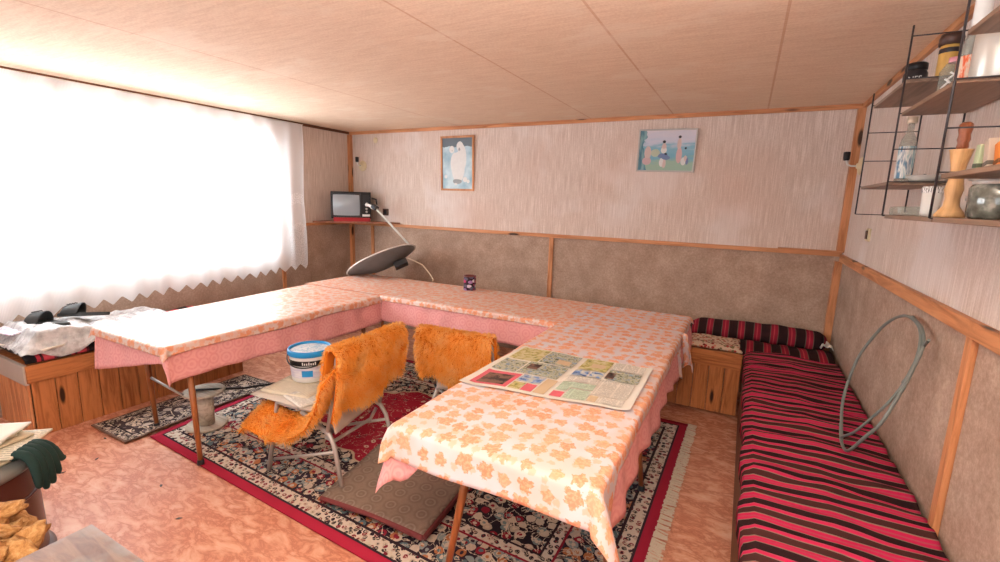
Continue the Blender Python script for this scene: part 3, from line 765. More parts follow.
def fur(name, label, patches, loc, rz, n_per_m2=42000, L=.05, seed=1):
    """each patch: (fn(u,v)->local point, nu, nv, outline(u)->(v0,v1))"""
    rnd = random.Random(seed)
    t = thing(name, label, 'fur throw', loc, rz)
    base = B(); hair = B(); hv = hair.bm.verts; hf = hair.bm.faces
    for fn, nu, nv, sides in patches:
        base.grid(nu, nv, fn)
        e = 1e-3; cells = 24; acc = []
        for i in range(cells):
            for j in range(cells):
                u, v = (i+.5)/cells, (j+.5)/cells
                p = Vector(fn(u, v)); a = (Vector(fn(u+e, v))-p)/e; c = (Vector(fn(u, v+e))-p)/e
                acc.append((a.cross(c).length/cells/cells, i, j))
        tot = sum(a[0] for a in acc)
        for ar, i, j in acc:
            k = ar*n_per_m2; k = int(k)+(rnd.random() < k-int(k))
            for _ in range(k):
                u, v = (i+rnd.random())/cells, (j+rnd.random())/cells
                p = Vector(fn(u, v)); a = Vector(fn(min(u+e, 1), v))-Vector(fn(max(u-e, 0), v)); c = Vector(fn(u, min(v+e, 1)))-Vector(fn(u, max(v-e, 0)))
                nn = a.cross(c)
                if nn.length < 1e-12: continue
                nn.normalize(); nn = nn*rnd.choice(sides)
                w = Vector((nz(p.x*11+1, p.y*11, p.z*11), nz(p.x*11, p.y*11+5, p.z*11), nz(p.x*11, p.y*11, p.z*11+9)))
                cl = Vector((nz(p.x*40+1, p.y*40, p.z*40), nz(p.x*40, p.y*40+5, p.z*40), nz(p.x*40, p.y*40, p.z*40+9)))
                d1 = (nn*.75+Vector((0,0,-.35))+w*.7+cl*.5+Vector((rnd.gauss(0,.12), rnd.gauss(0,.12), rnd.gauss(0,.12)))).normalized()
                d2 = (nn*.25+Vector((0,0,-.95))+w*.9+cl*.6+Vector((rnd.gauss(0,.15), rnd.gauss(0,.15), 0))).normalized()
                l = L*rnd.uniform(.6, 1.15)
                p1 = p+d1*l*.42; p2 = p1+d2*l*.58
                sd = Vector((rnd.gauss(0,1), rnd.gauss(0,1), rnd.gauss(0,.3))); sd = (sd-sd.dot(d1)*d1).normalized()*.0016
                q = [hv.new(p-sd), hv.new(p+sd), hv.new(p1+sd*.9), hv.new(p1-sd*.9), hv.new(p2)]
                hf.new((q[0], q[1], q[2], q[3])); hf.new((q[3], q[2], q[4]))
    base.build('hide', 'furback', t, solid=.006)
    h = hair.bm; me = bpy.data.meshes.new('fur_pile'); h.to_mesh(me); h.free()
    for p in me.polygons: p.use_smooth = True
    me.materials.append(MT['fur']); o = bpy.data.objects.new('fur_pile', me); C.objects.link(o); o.parent = t
    return t
# over a backrest: v 0 (front, seat side) .. 1 (behind, hanging low)
def back_drape(x0, x1, low0, low1, front_low, skew=0.0, top=.80):
    def f(u, v):
        x = x0+(x1-x0)*u
        low = low0+(low1-low0)*u+.03*math.sin(u*9)
        if v < .38:
            k = v/.38; z = front_low+(top-front_low)*k; y = -.20-.05*k
        elif v < .5:
            a = (v-.38)/.12*PI; y = -.285+.035*math.cos(a); z = top+.03*math.sin(a)
        else:
            k = (v-.5)/.5; z = top+(low-top)*k; y = -.325-.015*math.sin(k*PI)+.05*k
        return (x, y, z+.01*nz(x*8, v*5)-skew*u)
    return f
# chair 1 (local x+ points to world ... ) : backrest drape, plus a strip running down over the seat and off the side
p1 = back_drape(-.27, .30, .43, .50, .55)
def strip(u, v):
    # from the backrest's near end down behind the seat edge and out along the near side of the seat
    w = .10
    path = [(-.27, -.30, .72), (-.27, -.25, .56), (-.26, -.17, .44), (-.25, -.02, .355), (-.255, .12, .34), (-.26, .20, .355), (-.265, .29, .35), (-.265, .34, .29)]
    s = u*(len(path)-1); i = min(int(s), len(path)-2); k = s-i
    a, b_ = Vector(path[i]), Vector(path[i+1]); p = a.lerp(b_, k)
    return (p.x+(v-.5)*.17, p.y, p.z+(v-.5)*.10+.02*math.sin(u*8))
LXN = 1
fur('fur_throw', 'orange shaggy fur throw over the chair with the bucket, trailing below its seat', [(p1, 24, 20, (-1,)), (strip, 24, 6, (1, -1))], CH1, A1, seed=3)
p2 = back_drape(-.30, .235, .42, .40, .50, top=.735)
fur('fur_throw', 'orange shaggy fur throw over the backrest of the chair by the back table', [(p2, 24, 20, (-1,))], CH2, A2, seed=5)

# papers and bucket on chair 1
def paper(label, loc, rz, w, d, mat, th=.004, curl=.006, group=None, cat='paper', name='folded_newspaper'):
    o = B().grid(12, 8, lambda u, v: ((u-.5)*w, (v-.5)*d, th+curl*nz(u*2+loc[0]*9, v*2+loc[1]*9)+curl*.3*math.sin(u*PI)), uvf=lambda u, v: (u*w, v*d)).build(name, mat, solid=th)
    o.location = loc; o.rotation_euler = (0,0,rz); return tag(o, label, cat, group)
paper('flat grey cardboard sheet lying lowest on the chair seat', (-2.21, 1.84, .458), math.radians(94), .50, .46, plain('grey cardboard', (206,196,184), .8), .004, .003, name='cardboard_sheet', cat='cardboard')
paper('folded newspaper under the paint bucket, sticking out to the left', (-2.27, 1.86, .465), math.radians(100), .42, .33, 'oldpaper', .010, .004)
paper('folded newspaper with print beside the fur on the bucket chair', (-2.08, 1.76, .466), math.radians(75), .30, .22, 'news_text', .006, .004)
bk = thing('paint_bucket', 'white plastic paint bucket with blue lid on the chair', 'bucket', (-2.31, 1.91, .478), math.radians(-60))
m = M('bucket label'); u, v, _ = m.sep(m.uv)
c = m.ramp(m.noise(m.map(m.uv, (14, 60, 1)), 1, 2), [(.42, sr(206,200,216)), (.6, sr(226,222,226))]); m.col(c).set(Roughness=.4); MT['bucketlabel'] = m.m
MT['bluelid'] = plain('blue plastic lid', (38,140,204), .35, sc=8)
m = M('paint smeared film'); m.col(m.ramp(m.noise(m.obj, 40, 4, .7, 1), [(.4, sr(140,176,200)), (.52, sr(214,216,222)), (.7, sr(236,236,238))])).set(Roughness=.3); MT['smear'] = m.m
bd = B().lathe([(0, 0), (.105, 0), (.110, .006), (.121, .165), (.121, .172)], (0,0,0), 40).build('body', 'white', bk)
def band(b, r0, r1, z0, z1, a0, a1, n=16, mat=0):
    b.grid(n, 2, lambda u, v: ((r0+(r1-r0)*v)*math.cos(a0+(a1-a0)*u), (r0+(r1-r0)*v)*math.sin(a0+(a1-a0)*u), z0+(z1-z0)*v), mat=mat, uvf=lambda u, v: (u*(a1-a0)*r0, z0+(z1-z0)*v)); return b
band(B(), .1125, .1185, .03, .10, -1.2, 1.3).build('paper_label', 'bucketlabel', bd)
band(B(), .1195, .1215, .108, .140, -1.0, .9).build('dark_label', 'black', bd)
band(B(), .1150, .1180, .04, .08, -.1, .45).build('blue_label', 'bluelid', bd)
b = B()
for i in range(7):
    a = -.05+i*.1; band(b, .1209, .1217, .115, .115+.013+.006*(i % 3 == 0), a, a+.055, 3)
b.build('white_lettering', 'white', bd)
B().lathe([(.118, .160), (.128, .162), (.131, .17), (.131, .188), (.127, .196), (.118, .196), (.113, .188), (.112, .182)], (0,0,0), 40).build('lid_rim', 'bluelid', bk)
B().lathe([(.113, .183), (.06, .184), (0, .185)], (0,0,0), 40).build('lid_top', 'smear', bk)
B().tube([(.0+.132*math.sin(a), .132*math.cos(a)*1.0, .158-.055*abs(math.cos(a-PI/2))**1.0) for a in [i/24*PI for i in range(25)]], .004, 6).build('handle', 'darkgrey', bk)

# ------------------------------------------------------------------ TV corner
sh = B().prism([(XL+.005, 3.80), (-3.66, YB-.024), (-3.72, YB-.024), (XL+.05, YB-.05), (XL+.005, YB-.1)], Matrix.Translation((0,0,1.284)), .02, bev=.002).build('corner_shelf', 'dark_x')
sh.data.materials.clear(); sh.data.materials.append(wood('worn brown shelf', (150,98,72), (104,62,48), 'x', .6, False))
tag(sh, 'triangular brown wooden corner shelf carrying the television', 'shelf')
tv = thing('television', 'small portable television with red base on the corner shelf', 'television', (-4.14, 4.09, 1.305), math.radians(45))
b = B().box(-.225, .225, -.02, .02, .03, .345, .008); b.build('front_bezel', 'black', tv)
B().box(-.215, .215, .02, .23, .04, .335, .03).build('case', 'darkgrey', tv)
B().box(-.20, .215, -.035, .2, 0, .045, .006).build('red_base', plain('red plastic base', (168,36,44), .35), tv)
def scr(u, v):
    x = (u-.5)*2; y = (v-.5)*2
    k = 1-.10*abs(x)**4*0
    sx = x*math.sqrt(1-y*y*.06); sy2 = y*math.sqrt(1-x*x*.06)
    return (-.052+.150*sx, -.028-.018*(1-x*x)*(1-y*y), .19+.122*sy2)
m = M('grey picture tube'); m.col(sr(150,160,168)).set(Roughness=.12, Specular_IOR_Level=.6); MT['tube'] = m.m
B().grid(20, 16, scr).build('screen', 'tube', tv)
b = B()
for (x0, x1, z0, z1) in ((-.222, .112, .318, .332), (-.222, .112, .05, .064), (-.222, -.206, .064, .318), (.098, .112, .064, .318)): b.box(x0, x1, -.026, -.018, z0, z1, .003)
b.build('screen_surround', 'darkgrey', tv)
b = B()
for i in range(8): b.box(.13, .21, -.024, -.019, .20+i*.014, .207+i*.014)
b.build('speaker_grille', 'darkgrey', tv)
for z in (.15, .115): B().lathe([(0, 0), (.014, 0), (.013, .012), (0, .013)], M_=Matrix.Translation((.175, -.02, z)) @ Matrix.Rotation(PI/2, 4, 'X'), seg=16).build('knob', 'chrome', tv)
B().box(.125, .212, -.024, -.019, .06, .085, .002).build('button_strip', 'white', tv)
# satellite dish
dn = Vector((-.50, .0, .866)).normalized()
rim_end = Vector((-3.25, 4.15, 1.06)); cdir = Vector((.62, .60, .38)).normalized(); cdir = (cdir-cdir.dot(dn)*dn).normalized()
RD = .39; dc = rim_end-cdir*RD
e2 = dn.cross(cdir).normalized()
Md = Matrix((( cdir.x, e2.x, dn.x, dc.x), (cdir.y, e2.y, dn.y, dc.y), (cdir.z, e2.z, dn.z, dc.z), (0,0,0,1)))
sd = thing('satellite_dish', 'grey satellite dish with receiver arm leaning in the corner behind the tables', 'satellite dish', dc); o = dc
m = M('dish paint'); m.col(m.mix(m.noise(m.obj, 12, 3), sr(112,116,120), sr(134,138,142))).set(Roughness=.5, Metallic=.1); MT['dishback'] = m.m
prof = [(0.0001, -.095)]+[(RD*k/12, -.095*(1-(k/12)**2)) for k in range(1, 13)]
B(o).lathe(prof, M_=Md, seg=56).build('reflector', 'dishback', sd, solid=.004)
B(o).lathe([(RD-.004, -.004), (RD+.008, -.006), (RD+.010, .002), (RD+.004, .008), (RD-.006, .004)], M_=Md, seg=56).build('rim', 'white', sd)
B(o).box(-.02, .13, -.09, .09, -.15, -.09, .01, M_=Md @ Matrix.Translation((.12, 0, 0))).build('rear_bracket', 'darkgrey', sd)
lnb = Vector((-3.79, 4.11, 1.48))
ar0 = rim_end+Vector((-.03, -.0, -.02))
b = B(o); d_ = (lnb-ar0); b.tube([ar0, ar0+d_*.5, lnb], .0125, 8); b.build('receiver_arm', plain('white painted steel', (222,218,210), .4), sd)
h = B(o).lathe([(0, 0), (.028, 0), (.030, .02), (.018, .035), (.017, .09), (.024, .11), (0, .112)], M_=Matrix.Translation(lnb+Vector((-.02, 0, .0))) @ Matrix.Rotation(math.radians(-75), 4, 'Y'), seg=18).build('receiver_head', 'white', sd)
B(o).box(-.035, .035, -.03, .03, -.02, .02, .004, M_=Matrix.Translation(lnb) @ Matrix.Rotation(.5, 4, 'Y')).build('clamp', 'darkgrey', sd)
B(o).tube([lnb+Vector((.03, 0, .03)), lnb+Vector((.02,0,.09)), lnb+Vector((-.04,0,.10))], .010, 8).build('bolt', 'black', sd)
o = B().tube([(-3.22,3.99,.95), (-3.12,3.98,.93), (-3.0,3.96,.90), (-2.9,3.94,.83), (-2.80,3.88,.775), (-2.78,3.84,.766)], .006, 8).build('coaxial_cable', plain('cream cable sheath', (214,196,172), .5))
tag(o, 'cream coaxial cable looping from the satellite dish onto the back table', 'cable')

# sockets
def socket(name, label, M_, frame, insert):
    t = thing(name, label, 'socket' if 'socket' in name else 'switch', M_.translation); inv = Matrix.Translation(-M_.translation) @ M_
    B().box(-.042, .042, -.04, .04, 0, .012, .003, M_=inv).build('plate', frame, t)
    B().box(-.022, .022, -.026, .026, .012, .018, .002, M_=inv).build('insert', insert, t)
    return t
Mback = lambda x, z, off=.0: Matrix.Translation((x, YB-off, z)) @ Matrix.Rotation(PI/2, 4, 'X')
Mright = lambda y, z, off=.0: Matrix.Translation((XR-off, y, z)) @ Matrix.Rotation(-PI/2, 4, 'Y')
s = socket('wall_socket', 'dark brown double wall socket on the back wall beside the television', Mback(-3.90, 1.42), 'brownplastic', 'black')
s = socket('light_switch', 'ivory and brown light switch on the right wall below the wire shelf', Mright(3.66, 1.455) @ Matrix.Rotation(PI/2, 4, 'Z'), 'ivory', 'brownplastic')
# sconces
def sconce(label, base, nrm, sd_):
    t = thing('wall_sconce', label, 'wall lamp', base)
    q = Vector((0,0,1)).rotation_difference(Vector(nrm)).to_matrix().to_4x4()
    B().lathe([(0, 0), (.062, 0), (.064, .006), (.05, .016), (.02, .022), (.018, .03), (0, .032)], M_=q, seg=28).build('base_plate', 'ivory', t)
    n = Vector(nrm); a = n*.03; s_ = Vector(sd_)
    B().tube([a, n*.06, n*.085+Vector((0,0,.01))+s_*.01, n*.095+Vector((0,0,.04))+s_*.01], .006, 8).build('arm', 'white', t)
    B().lathe([(0, 0), (.017, 0), (.020, .012), (.022, .055), (.018, .06), (0, .05)], tuple(n*.095+Vector((0,0,.04))+s_*.01), 18).build('lamp_holder', 'black', t)
sconce('ivory wall lamp base with black holder above the television corner', (-4.26, YB, 1.97), (0, -1, 0), (-.05, 0, 0))
sconce('ivory wall lamp base with black holder in the right corner beside the wire shelf', (XR-.0, 4.24, 1.92), (-1, 0, 0), (0, 0, 0))
# wall hooks / stains
t = B().lathe([(0, 0), (.035, 0), (.033, .003), (0, .003)], M_=Mback(-4.05, 2.27), seg=24).build('cover_disc', 'ivory'); tag(t, 'small round ivory cover disc high on the back wall near the left corner', 'cover')

# framed pictures
def frame(label, cx, cz, w, h, fw, fmat, art_mat, tilt, extra):
    t = thing('framed_picture', label, 'picture', (cx, YB-.004, cz)); t.rotation_euler = (math.radians(tilt), 0, 0)
    b = B()
    b.box(-w/2, w/2, -.018, 0, h/2-fw, h/2, .003); b.box(-w/2, w/2, -.018, 0, -h/2, -h/2+fw, .003)
    b.box(-w/2, -w/2+fw, -.018, 0, -h/2+fw, h/2-fw, .003); b.box(w/2-fw, w/2, -.018, 0, -h/2+fw, h/2-fw, .003)
    b.build('frame', fmat, t)
    b = B().box(-w/2+fw, w/2-fw, -.008, 0, -h/2+fw, h/2-fw); ms = [art_mat]
    for nm, mt, shapes in extra:
        ms.append(mt)
        for k_, (x, z, rx, rz_) in enumerate(shapes):
            b.lathe([(1, 0), (.85, .25), (.5, .4), (0, .45)], M_=Matrix.Translation((x, -.0079, z)) @ Matrix.Rotation(PI/2, 4, 'X') @ Matrix.Diagonal((rx, rz_, .002, 1)), seg=20, mat=len(ms)-1)
    b.build('print', ms, t)
    return t
m = M('pale blue misty print'); x, y, z = m.sep(m.obj)
m.col(m.mix(m.math('GREATER_THAN', m.math('ADD', z, m.math('MULTIPLY', m.noise(m.obj, 12, 3), .08)), .22), m.ramp(m.noise(m.obj, 7, 4), [(.35, sr(134,172,192)), (.6, sr(190,212,220))]), sr(96,108,118))).set(Roughness=.3); MT['art1'] = m.m
m = M('beach scene print'); x, y, z = m.sep(m.obj)
c = m.ramp(m.math('ADD', m.math('MULTIPLY', z, 2.2), m.math('MULTIPLY', m.noise(m.map(m.obj, (3,1,14)), 2, 3), .5)), [(.0, sr(150,180,160)), (.12, sr(112,168,190)), (.3, sr(128,176,196)), (.42, sr(196,200,216)), (.7, sr(214,206,214))])
m.col(m.mix(m.math('LESS_THAN', m.math('ADD', x, m.math('MULTIPLY', m.noise(m.obj, 14, 2), .12)), -.12), c, m.ramp(m.noise(m.map(m.obj, (20,1,4)), 2, 3), [(.4, sr(70,120,140)), (.6, sr(130,170,176))]))).set(Roughness=.3); MT['art2'] = m.m
MT['artwhite'] = plain('pale figure paint', (226,226,224), .4, var=.15, sc=30)
MT['artgrey'] = plain('grey paint', (150,154,156), .4); MT['artskin'] = plain('peach paint', (214,192,186), .4)
MT['artblue'] = plain('blue paint', (110,130,172), .4); MT['artdark'] = plain('dark paint', (40,44,56), .4); MT['artpink'] = plain('pink paint', (212,178,180), .4); MT['artyellow'] = plain('pale yellow paint', (190,200,176), .4)
frame('tall brown-framed picture of two pale figures on blue, left on the back wall', -2.868, 1.985, .43, .585, .022, 'trim_z', 'art1', 2,
      [('pale_figures', 'artwhite', [(.01,-.04,.09,.17), (.06,.06,.06,.15), (-.07,.15,.035,.04), (.035,.18,.045,.055), (-.03,.0,.06,.12)]),
       ('grey_shading', 'artgrey', [(.03,.16,.022,.034), (-.065,.14,.014,.018), (0,-.19,.06,.03)]),
       ('white_flowers', 'artwhite', [(-.15,-.14,.018,.02), (.10,-.17,.03,.03), (-.02,-.22,.02,.014), (.14,-.19,.02,.02)])])
t = frame('wide silver-framed picture of figures on a beach, right on the back wall', -.688, 2.075, .49, .365, .013, 'chrome', 'art2', 2,
      [('peach_figures', 'artskin', [(-.155,-.02,.03,.06), (-.02,.03,.02,.035), (.105,.055,.018,.05), (-.01,-.11,.018,.04), (.165,-.07,.014,.03)]),
       ('pink_clothes', 'artpink', [(-.16,-.09,.04,.035), (.11,-.04,.025,.07)]),
       ('blue_clothes', 'artblue', [(-.025,-.045,.045,.022), (.0,-.06,.04,.02), (.18,-.09,.012,.03)]),
       ('dark_hair', 'artdark', [(-.022,.075,.014,.013), (.105,.115,.013,.012), (-.002,-.03,.014,.011), (.16,.02,.010,.010)]),
       ('white_clothes', 'artwhite', [(-.03,-.1,.022,.04), (.15,-.09,.022,.035), (-.02,.005,.026,.03)]),
       ('yellow_sand', 'artyellow', [(-.09,-.02,.04,.035)])])
t.rotation_euler = (math.radians(2), math.radians(1.2), 0)

# ------------------------------------------------------------------ cable hoop on right bench
H1 = [(0.493,2.489,0.605),(0.513,2.699,0.684),(0.57,2.843,0.857),(0.618,2.816,1.003),(0.642,2.735,1.091),(0.658,2.613,1.148),(0.662,2.481,1.16),(0.655,2.351,1.138),(0.638,2.269,1.075),(0.614,2.227,0.99),(0.578,2.202,0.882),(0.546,2.201,0.783),(0.518,2.248,0.699),(0.494,2.357,0.628)]
def smooth_path(P, n=6, closed=False):
    P = [Vector(p) for p in P]; out = []; N = len(P)
    rng = N if closed else N-1
    for i in range(rng):
        a = P[(i-1) % N] if closed or i > 0 else P[0]; b_ = P[i]; c = P[(i+1) % N]; d = P[(i+2) % N] if closed or i+2 < N else P[-1]
        for k in range(n):
            t_ = k/n
            out.append(.5*((2*b_)+(-a+c)*t_+(2*a-5*b_+4*c-d)*t_*t_+(-a+3*b_-3*c+d)*t_**3))
    if not closed: out.append(P[-1])
    return out
b = B(); P = [Vector(p)+Vector((0,0,-.05)) if p[2] < .64 else Vector(p) for p in H1]
b.tube(smooth_path(P+[P[0], (.50,2.60,.60)], 6), .0065, 8)
P2_ = [(.5,2.45,.575)]+[(min(.662, p[0]-.004), p[1]+.015*math.sin(i), p[2]-.012) for i, p in enumerate(H1[8:0:-1])]
b.tube(smooth_path([(.64,2.20,1.14), (.652,2.30,1.07), (.61,2.26,.95), (.58,2.26,.87), (.55,2.29,.79), (.51,2.38,.66), (.49,2.5,.575)], 6), .0055, 8)
b.tube(smooth_path([(.662,2.50,1.168), (.66,2.36,1.15), (.648,2.27,1.10), (.625,2.24,1.02), (.6,2.24,.95)], 6), .0055, 8)
o = b.build('cable_hoop', plain('grey cable sheath', (116,122,118), .5)); tag(o, 'coil of stiff grey cable standing on the striped bench against the right wall', 'cable')

# ------------------------------------------------------------------ wire shelf on the right wall
YL = [2.945, 2.405, 1.845, 1.30]; XF, XW = .485, .678
su = thing('wire_shelf_unit', 'black wire ladder shelf unit with brown boards on the right wall', 'shelf', (XR, 2.1, 1.585)); o = (XR, 2.1, 1.585)
tops = [2.165, 2.30, 2.30, 2.30]
for yl, tp in zip(YL, tops):
    b = B(o)
    b.tube([(XF, yl, 1.585), (XF, yl, tp)], .0034, 8); b.tube([(XW, yl, 1.60), (XW, yl, tp-.01)], .0034, 8)
    zs = [1.585, 1.72, 1.845, 1.98, 2.108, 2.262]
    for z in zs:
        if z < tp: b.tube([(XF, yl, z), (XW, yl, z)], .0024, 6)
    b.build('wire_ladder', 'blackmetal', su)
MT['shelfb'] = wood('grey brown shelf board', (142,116,98), (104,84,72), 'y', .45, False)
SH = [(0, 1, 2.108, .19), (1, 2, 1.983, .19), (2, 3, 2.106, .19), (0, 1, 1.722, .19), (1, 2, 1.588, .19), (2, 3, 1.588, .19), (2, 3, 1.715, .19)]
for a, c_, z, dp in SH:
    B(o).box(XF+.006, XW, YL[c_]+.006, YL[a]-.006, z-.014, z, .002).build('shelf_board', 'shelfb', su)
# things on the wire shelf
def jar(name, label, cat, x, y, z, parts):
    t = thing(name, label, cat, (x, y, z))
    for nm, mt, prof in parts: B().lathe(prof, (0,0,0), 28).build(nm, mt, t)
    return t
MT['coffee'] = plain('dark coffee label', (54,48,50), .35); MT['amber'] = plain('golden label', (206,160,84), .4, var=.25, sc=40)
MT['cyan'] = picture('blue white bottle label', [(60,120,150), (150,190,200), (236,236,232), (90,130,160)], 9)
MT['orangelabel'] = picture('orange red bottle label', [(200,70,40), (230,120,80), (220,200,180)], 25)
MT['milk'] = plain('frosted plastic', (206,200,196), .25)
t = jar('coffee_jar', 'small dark instant coffee jar with black lid, farthest on the top wire shelf', 'jar', .56, 2.62, 2.1085, [('body', 'coffee', [(0,0),(.036,0),(.04,.008),(.04,.06),(.033,.075)]), ('lid', 'black', [(.034,.073),(.037,.075),(.037,.098),(.03,.103),(0,.103)])])
ang = math.atan2(-2.6, -.585)
text_mesh('lettering', 'NES', .026, Matrix.Rotation(ang+PI/2, 4, 'Z') @ Matrix.Translation((0, -.0415, .035)) @ Matrix.Rotation(PI/2, 4, 'X'), 'white', t)
jar('coffee_jar', 'tall jar with gold label and brown lid on the top wire shelf', 'jar', .62, 2.475, 2.1085, [('body', 'amber', [(0,0),(.028,0),(.031,.006),(.031,.115),(.028,.125)]), ('dark_band', 'coffee', [(.0315,.095),(.0318,.097),(.0318,.11),(.0315,.112)]), ('lid', plain('brown lid', (84,60,52), .4), [(.030,.123),(.036,.125),(.037,.15),(.032,.165),(0,.168)])])
jar('liqueur_bottle', 'clear bottle with orange label and white cap on the upper wire shelf', 'bottle', .60, 2.14, 1.984, [('body', 'glass', [(0,0),(.038,0),(.04,.006),(.04,.14),(.034,.17),(.018,.20),(.016,.22)]), ('paper_label', 'orangelabel', [(.0405,.02),(.0408,.022),(.0408,.12),(.0405,.122)]), ('red_band', plain('red cap band', (200,80,80), .4), [(.0215,.222),(.0215,.24)]), ('cap', 'white', [(.021,.215),(.022,.222),(.022,.30),(.018,.31),(0,.31)])])
t = jar('plastic_bottle', 'squat clear bottle with pink and white curling print on the upper wire shelf', 'bottle', .59, 2.27, 1.984, [('body', 'glass', [(0,0),(.036,0),(.038,.005),(.038,.11),(.024,.135),(.016,.14)]), ('cap', plain('pink cap', (220,150,160), .4), [(.018,.138),(.019,.14),(.019,.155),(0,.156)])])
b = B(); aa = math.atan2(-2.28, -.545)
for k_, (da, z0, z1) in enumerate(((-.5,.02,.08), (-.2,.05,.10), (.1,.015,.06), (.35,.05,.105), (.6,.03,.08))):
    b.tube([(.0395*math.cos(aa+da+.25*math.sin(q*1.6)), .0395*math.sin(aa+da+.25*math.sin(q*1.6)), z0+(z1-z0)*q/6) for q in range(7)], .0035, 6)
b.build('curling_print', 'white', t)
jar('food_tin', 'large shiny plain metal tin on the upper wire shelf', 'tin', .60, 1.925, 1.984, [('body', plain('pale brushed tin', (216,212,204), .3, .25), [(0,0),(.062,0),(.064,.004),(.064,.16),(.062,.165),(.062,.17),(0,.168)])])
t = jar('glass_bottle', 'clear glass bottle with blue and white label on the lower wire shelf', 'bottle', .572, 2.60, 1.7225, [('body', 'glass', [(0,0),(.026,0),(.029,.006),(.029,.16),(.024,.185),(.012,.21),(.011,.25)]), ('paper_label', 'cyan', [(.0292,.02),(.0296,.022),(.0296,.15),(.0292,.152)]), ('cap', plain('beige cap', (206,190,170), .4), [(.016,.245),(.018,.247),(.018,.272),(0,.273)])])
t = jar('saucer', 'white china saucer holding dark scraps on the lower wire shelf', 'saucer', .612, 2.475, 1.7225, [('dish', 'white', [(0,.002),(.03,0),(.045,.006),(.058,.024),(.060,.026),(.056,.022),(.03,.006),(0,.006)])])
for k_, (dx, dy, rr_) in enumerate(((0,0,.013), (.022,.01,.010), (-.02,.012,.011), (.005,-.02,.010))):
    q = B().lathe([(0,0),(rr_,.003),(rr_*.9,rr_),(rr_*.4,rr_*1.9),(0,rr_*2)], (0,0,0), 9).build('dark_scrap', 'coffee'); q.location = (.612+dx, 2.475+dy, 1.7285)
    tag(q, 'small dark dried scrap lying in the white saucer', 'scrap', 'scraps in the white saucer')
jar('plastic_pot', 'white pot with black spotted rim standing on the bottom wire shelf', 'pot', .58, 2.22, 1.5885, [('body', 'white', [(0,.0),(.022,.0),(.026,.01),(.029,.085),(.024,.088)]), ('spotted_rim', picture('black and white spots', [(20,20,24), (20,20,24), (236,236,236), (236,236,236)], 60), [(.030,.083),(.031,.086),(.031,.102),(.027,.106),(0,.106)])])
b = B().box(.50, .60, 2.26, 2.39, 1.5885, 1.622, .008); o_ = b.build('butter_dish', 'glass'); tag(o_, 'low clear glass box beside the white pot on the bottom wire shelf', 'box')
t = thing('pepper_mill', 'tall turned wooden pepper mill with reddish wooden handle on the bottom wire shelf', 'pepper mill', (.56, 1.955, 1.5885))
MT['mill'] = wood('pale turned wood', (226,180,128), (190,140,90), 'z', .4, False); MT['millred'] = wood('red stained wood', (160,96,66), (120,66,42), 'z', .3, False)
B().lathe([(0,0),(.036,0),(.038,.008),(.030,.02),(.020,.035),(.018,.06),(.023,.085),(.019,.11),(.016,.13),(.019,.16),(.027,.20),(.029,.206),(0,.206)], (0,0,0), 28).build('body', 'mill', t)
B().lathe([(.010,.206),(.015,.212),(.013,.225),(.016,.235),(.014,.25),(.017,.265),(.016,.28),(.010,.286),(0,.287)], (0,0,0), 24).build('handle', 'millred', t)
b = B().tube([(.03,0,.12),(.05,-.01,.115),(.062,-.01,.09),(.05,-.01,.06),(.03,0,.06)], .007, 8); b.build('side_handle', 'milk', t)
jar('glass_jar', 'wide dark glass preserving jar on the bottom wire shelf beneath the spice packets', 'jar', .575, 1.655, 1.5885, [('body', 'darkglass', [(0,0),(.06,0),(.068,.008),(.070,.080),(.062,.090)]), ('lid', 'chrome', [(.064,.088),(.066,.09),(.066,.100),(0,.101)])])
for k_, (yy_, w_, h_, cc, lb) in enumerate(((1.79,.05,.075,(186,196,160),'pale green spice packet, farthest of those on the small wire shelf'), (1.72,.05,.085,(196,176,160),'leaning beige paper packet on the small wire shelf between two others'), (1.655,.05,.07,(220,130,60),'orange spice packet, nearest of those on the small wire shelf'))):
    t = thing('spice_packet', lb, 'packet', (.59, yy_, 1.716), 0)
    t.rotation_euler = (math.radians((2, -14, -16)[k_]), 0, 0)
    B().box(-.045, .045, -.014, .014, 0, h_, .003).build('packet', plain('packet %d' % k_, cc, .5), t)
    B().box(-.046, .046, -.0145, .0145, .012, .024, .002).build('band', plain('packet band %d' % k_, tuple(int(x*.5) for x in cc), .5), t)

# ------------------------------------------------------------------ left bench clutter
bg = B()
def bag(u, v):
    y = 1.06+u*1.02; x = -4.42+v*.56
    e = min(1, min(u, 1-u)/.10)*min(1, min(v+.04, 1-v)/.12)
    z = .575+e*(.085+.03*math.sin(u*5+1))+.028*nz(x*9, y*9, 2)*e+.016*nz(x*24, y*24, 5)
    if v > .88: x = -4.42+.88*.56+(v-.88)*.5; z = z-(v-.88)*.5*(.6+.5*math.sin(y*16))
    return (x, y, max(z, .50))
o = B().grid(90, 60, bag).build('plastic_bag', 'film', solid=.001); tag(o, 'crumpled clear plastic bag spread over the window bench under the sandals', 'plastic bag')
paper('old white newspaper under the plastic bag at the bench end', (-4.12, 1.24, .572), .3, .46, .30, 'whitepaper', .012, .01)
paper('cream paper sheet under the plastic bag toward the wall', (-4.25, 1.62, .572), -.2, .38, .40, 'oldpaper', .010, .01)
MT['lilac'] = picture('white and lilac print', [(120,90,150), (226,216,230), (236,230,236), (200,180,210)], 30)
paper('white plastic wrapper with lilac print at the near end of the window bench', (-4.22, 1.13, .655), .2, .22, .13, 'lilac', .006, .02, name='wrapper', cat='wrapper')
MT['rubber'] = plain('matt black rubber', (52,54,54), .5, spec=.4)
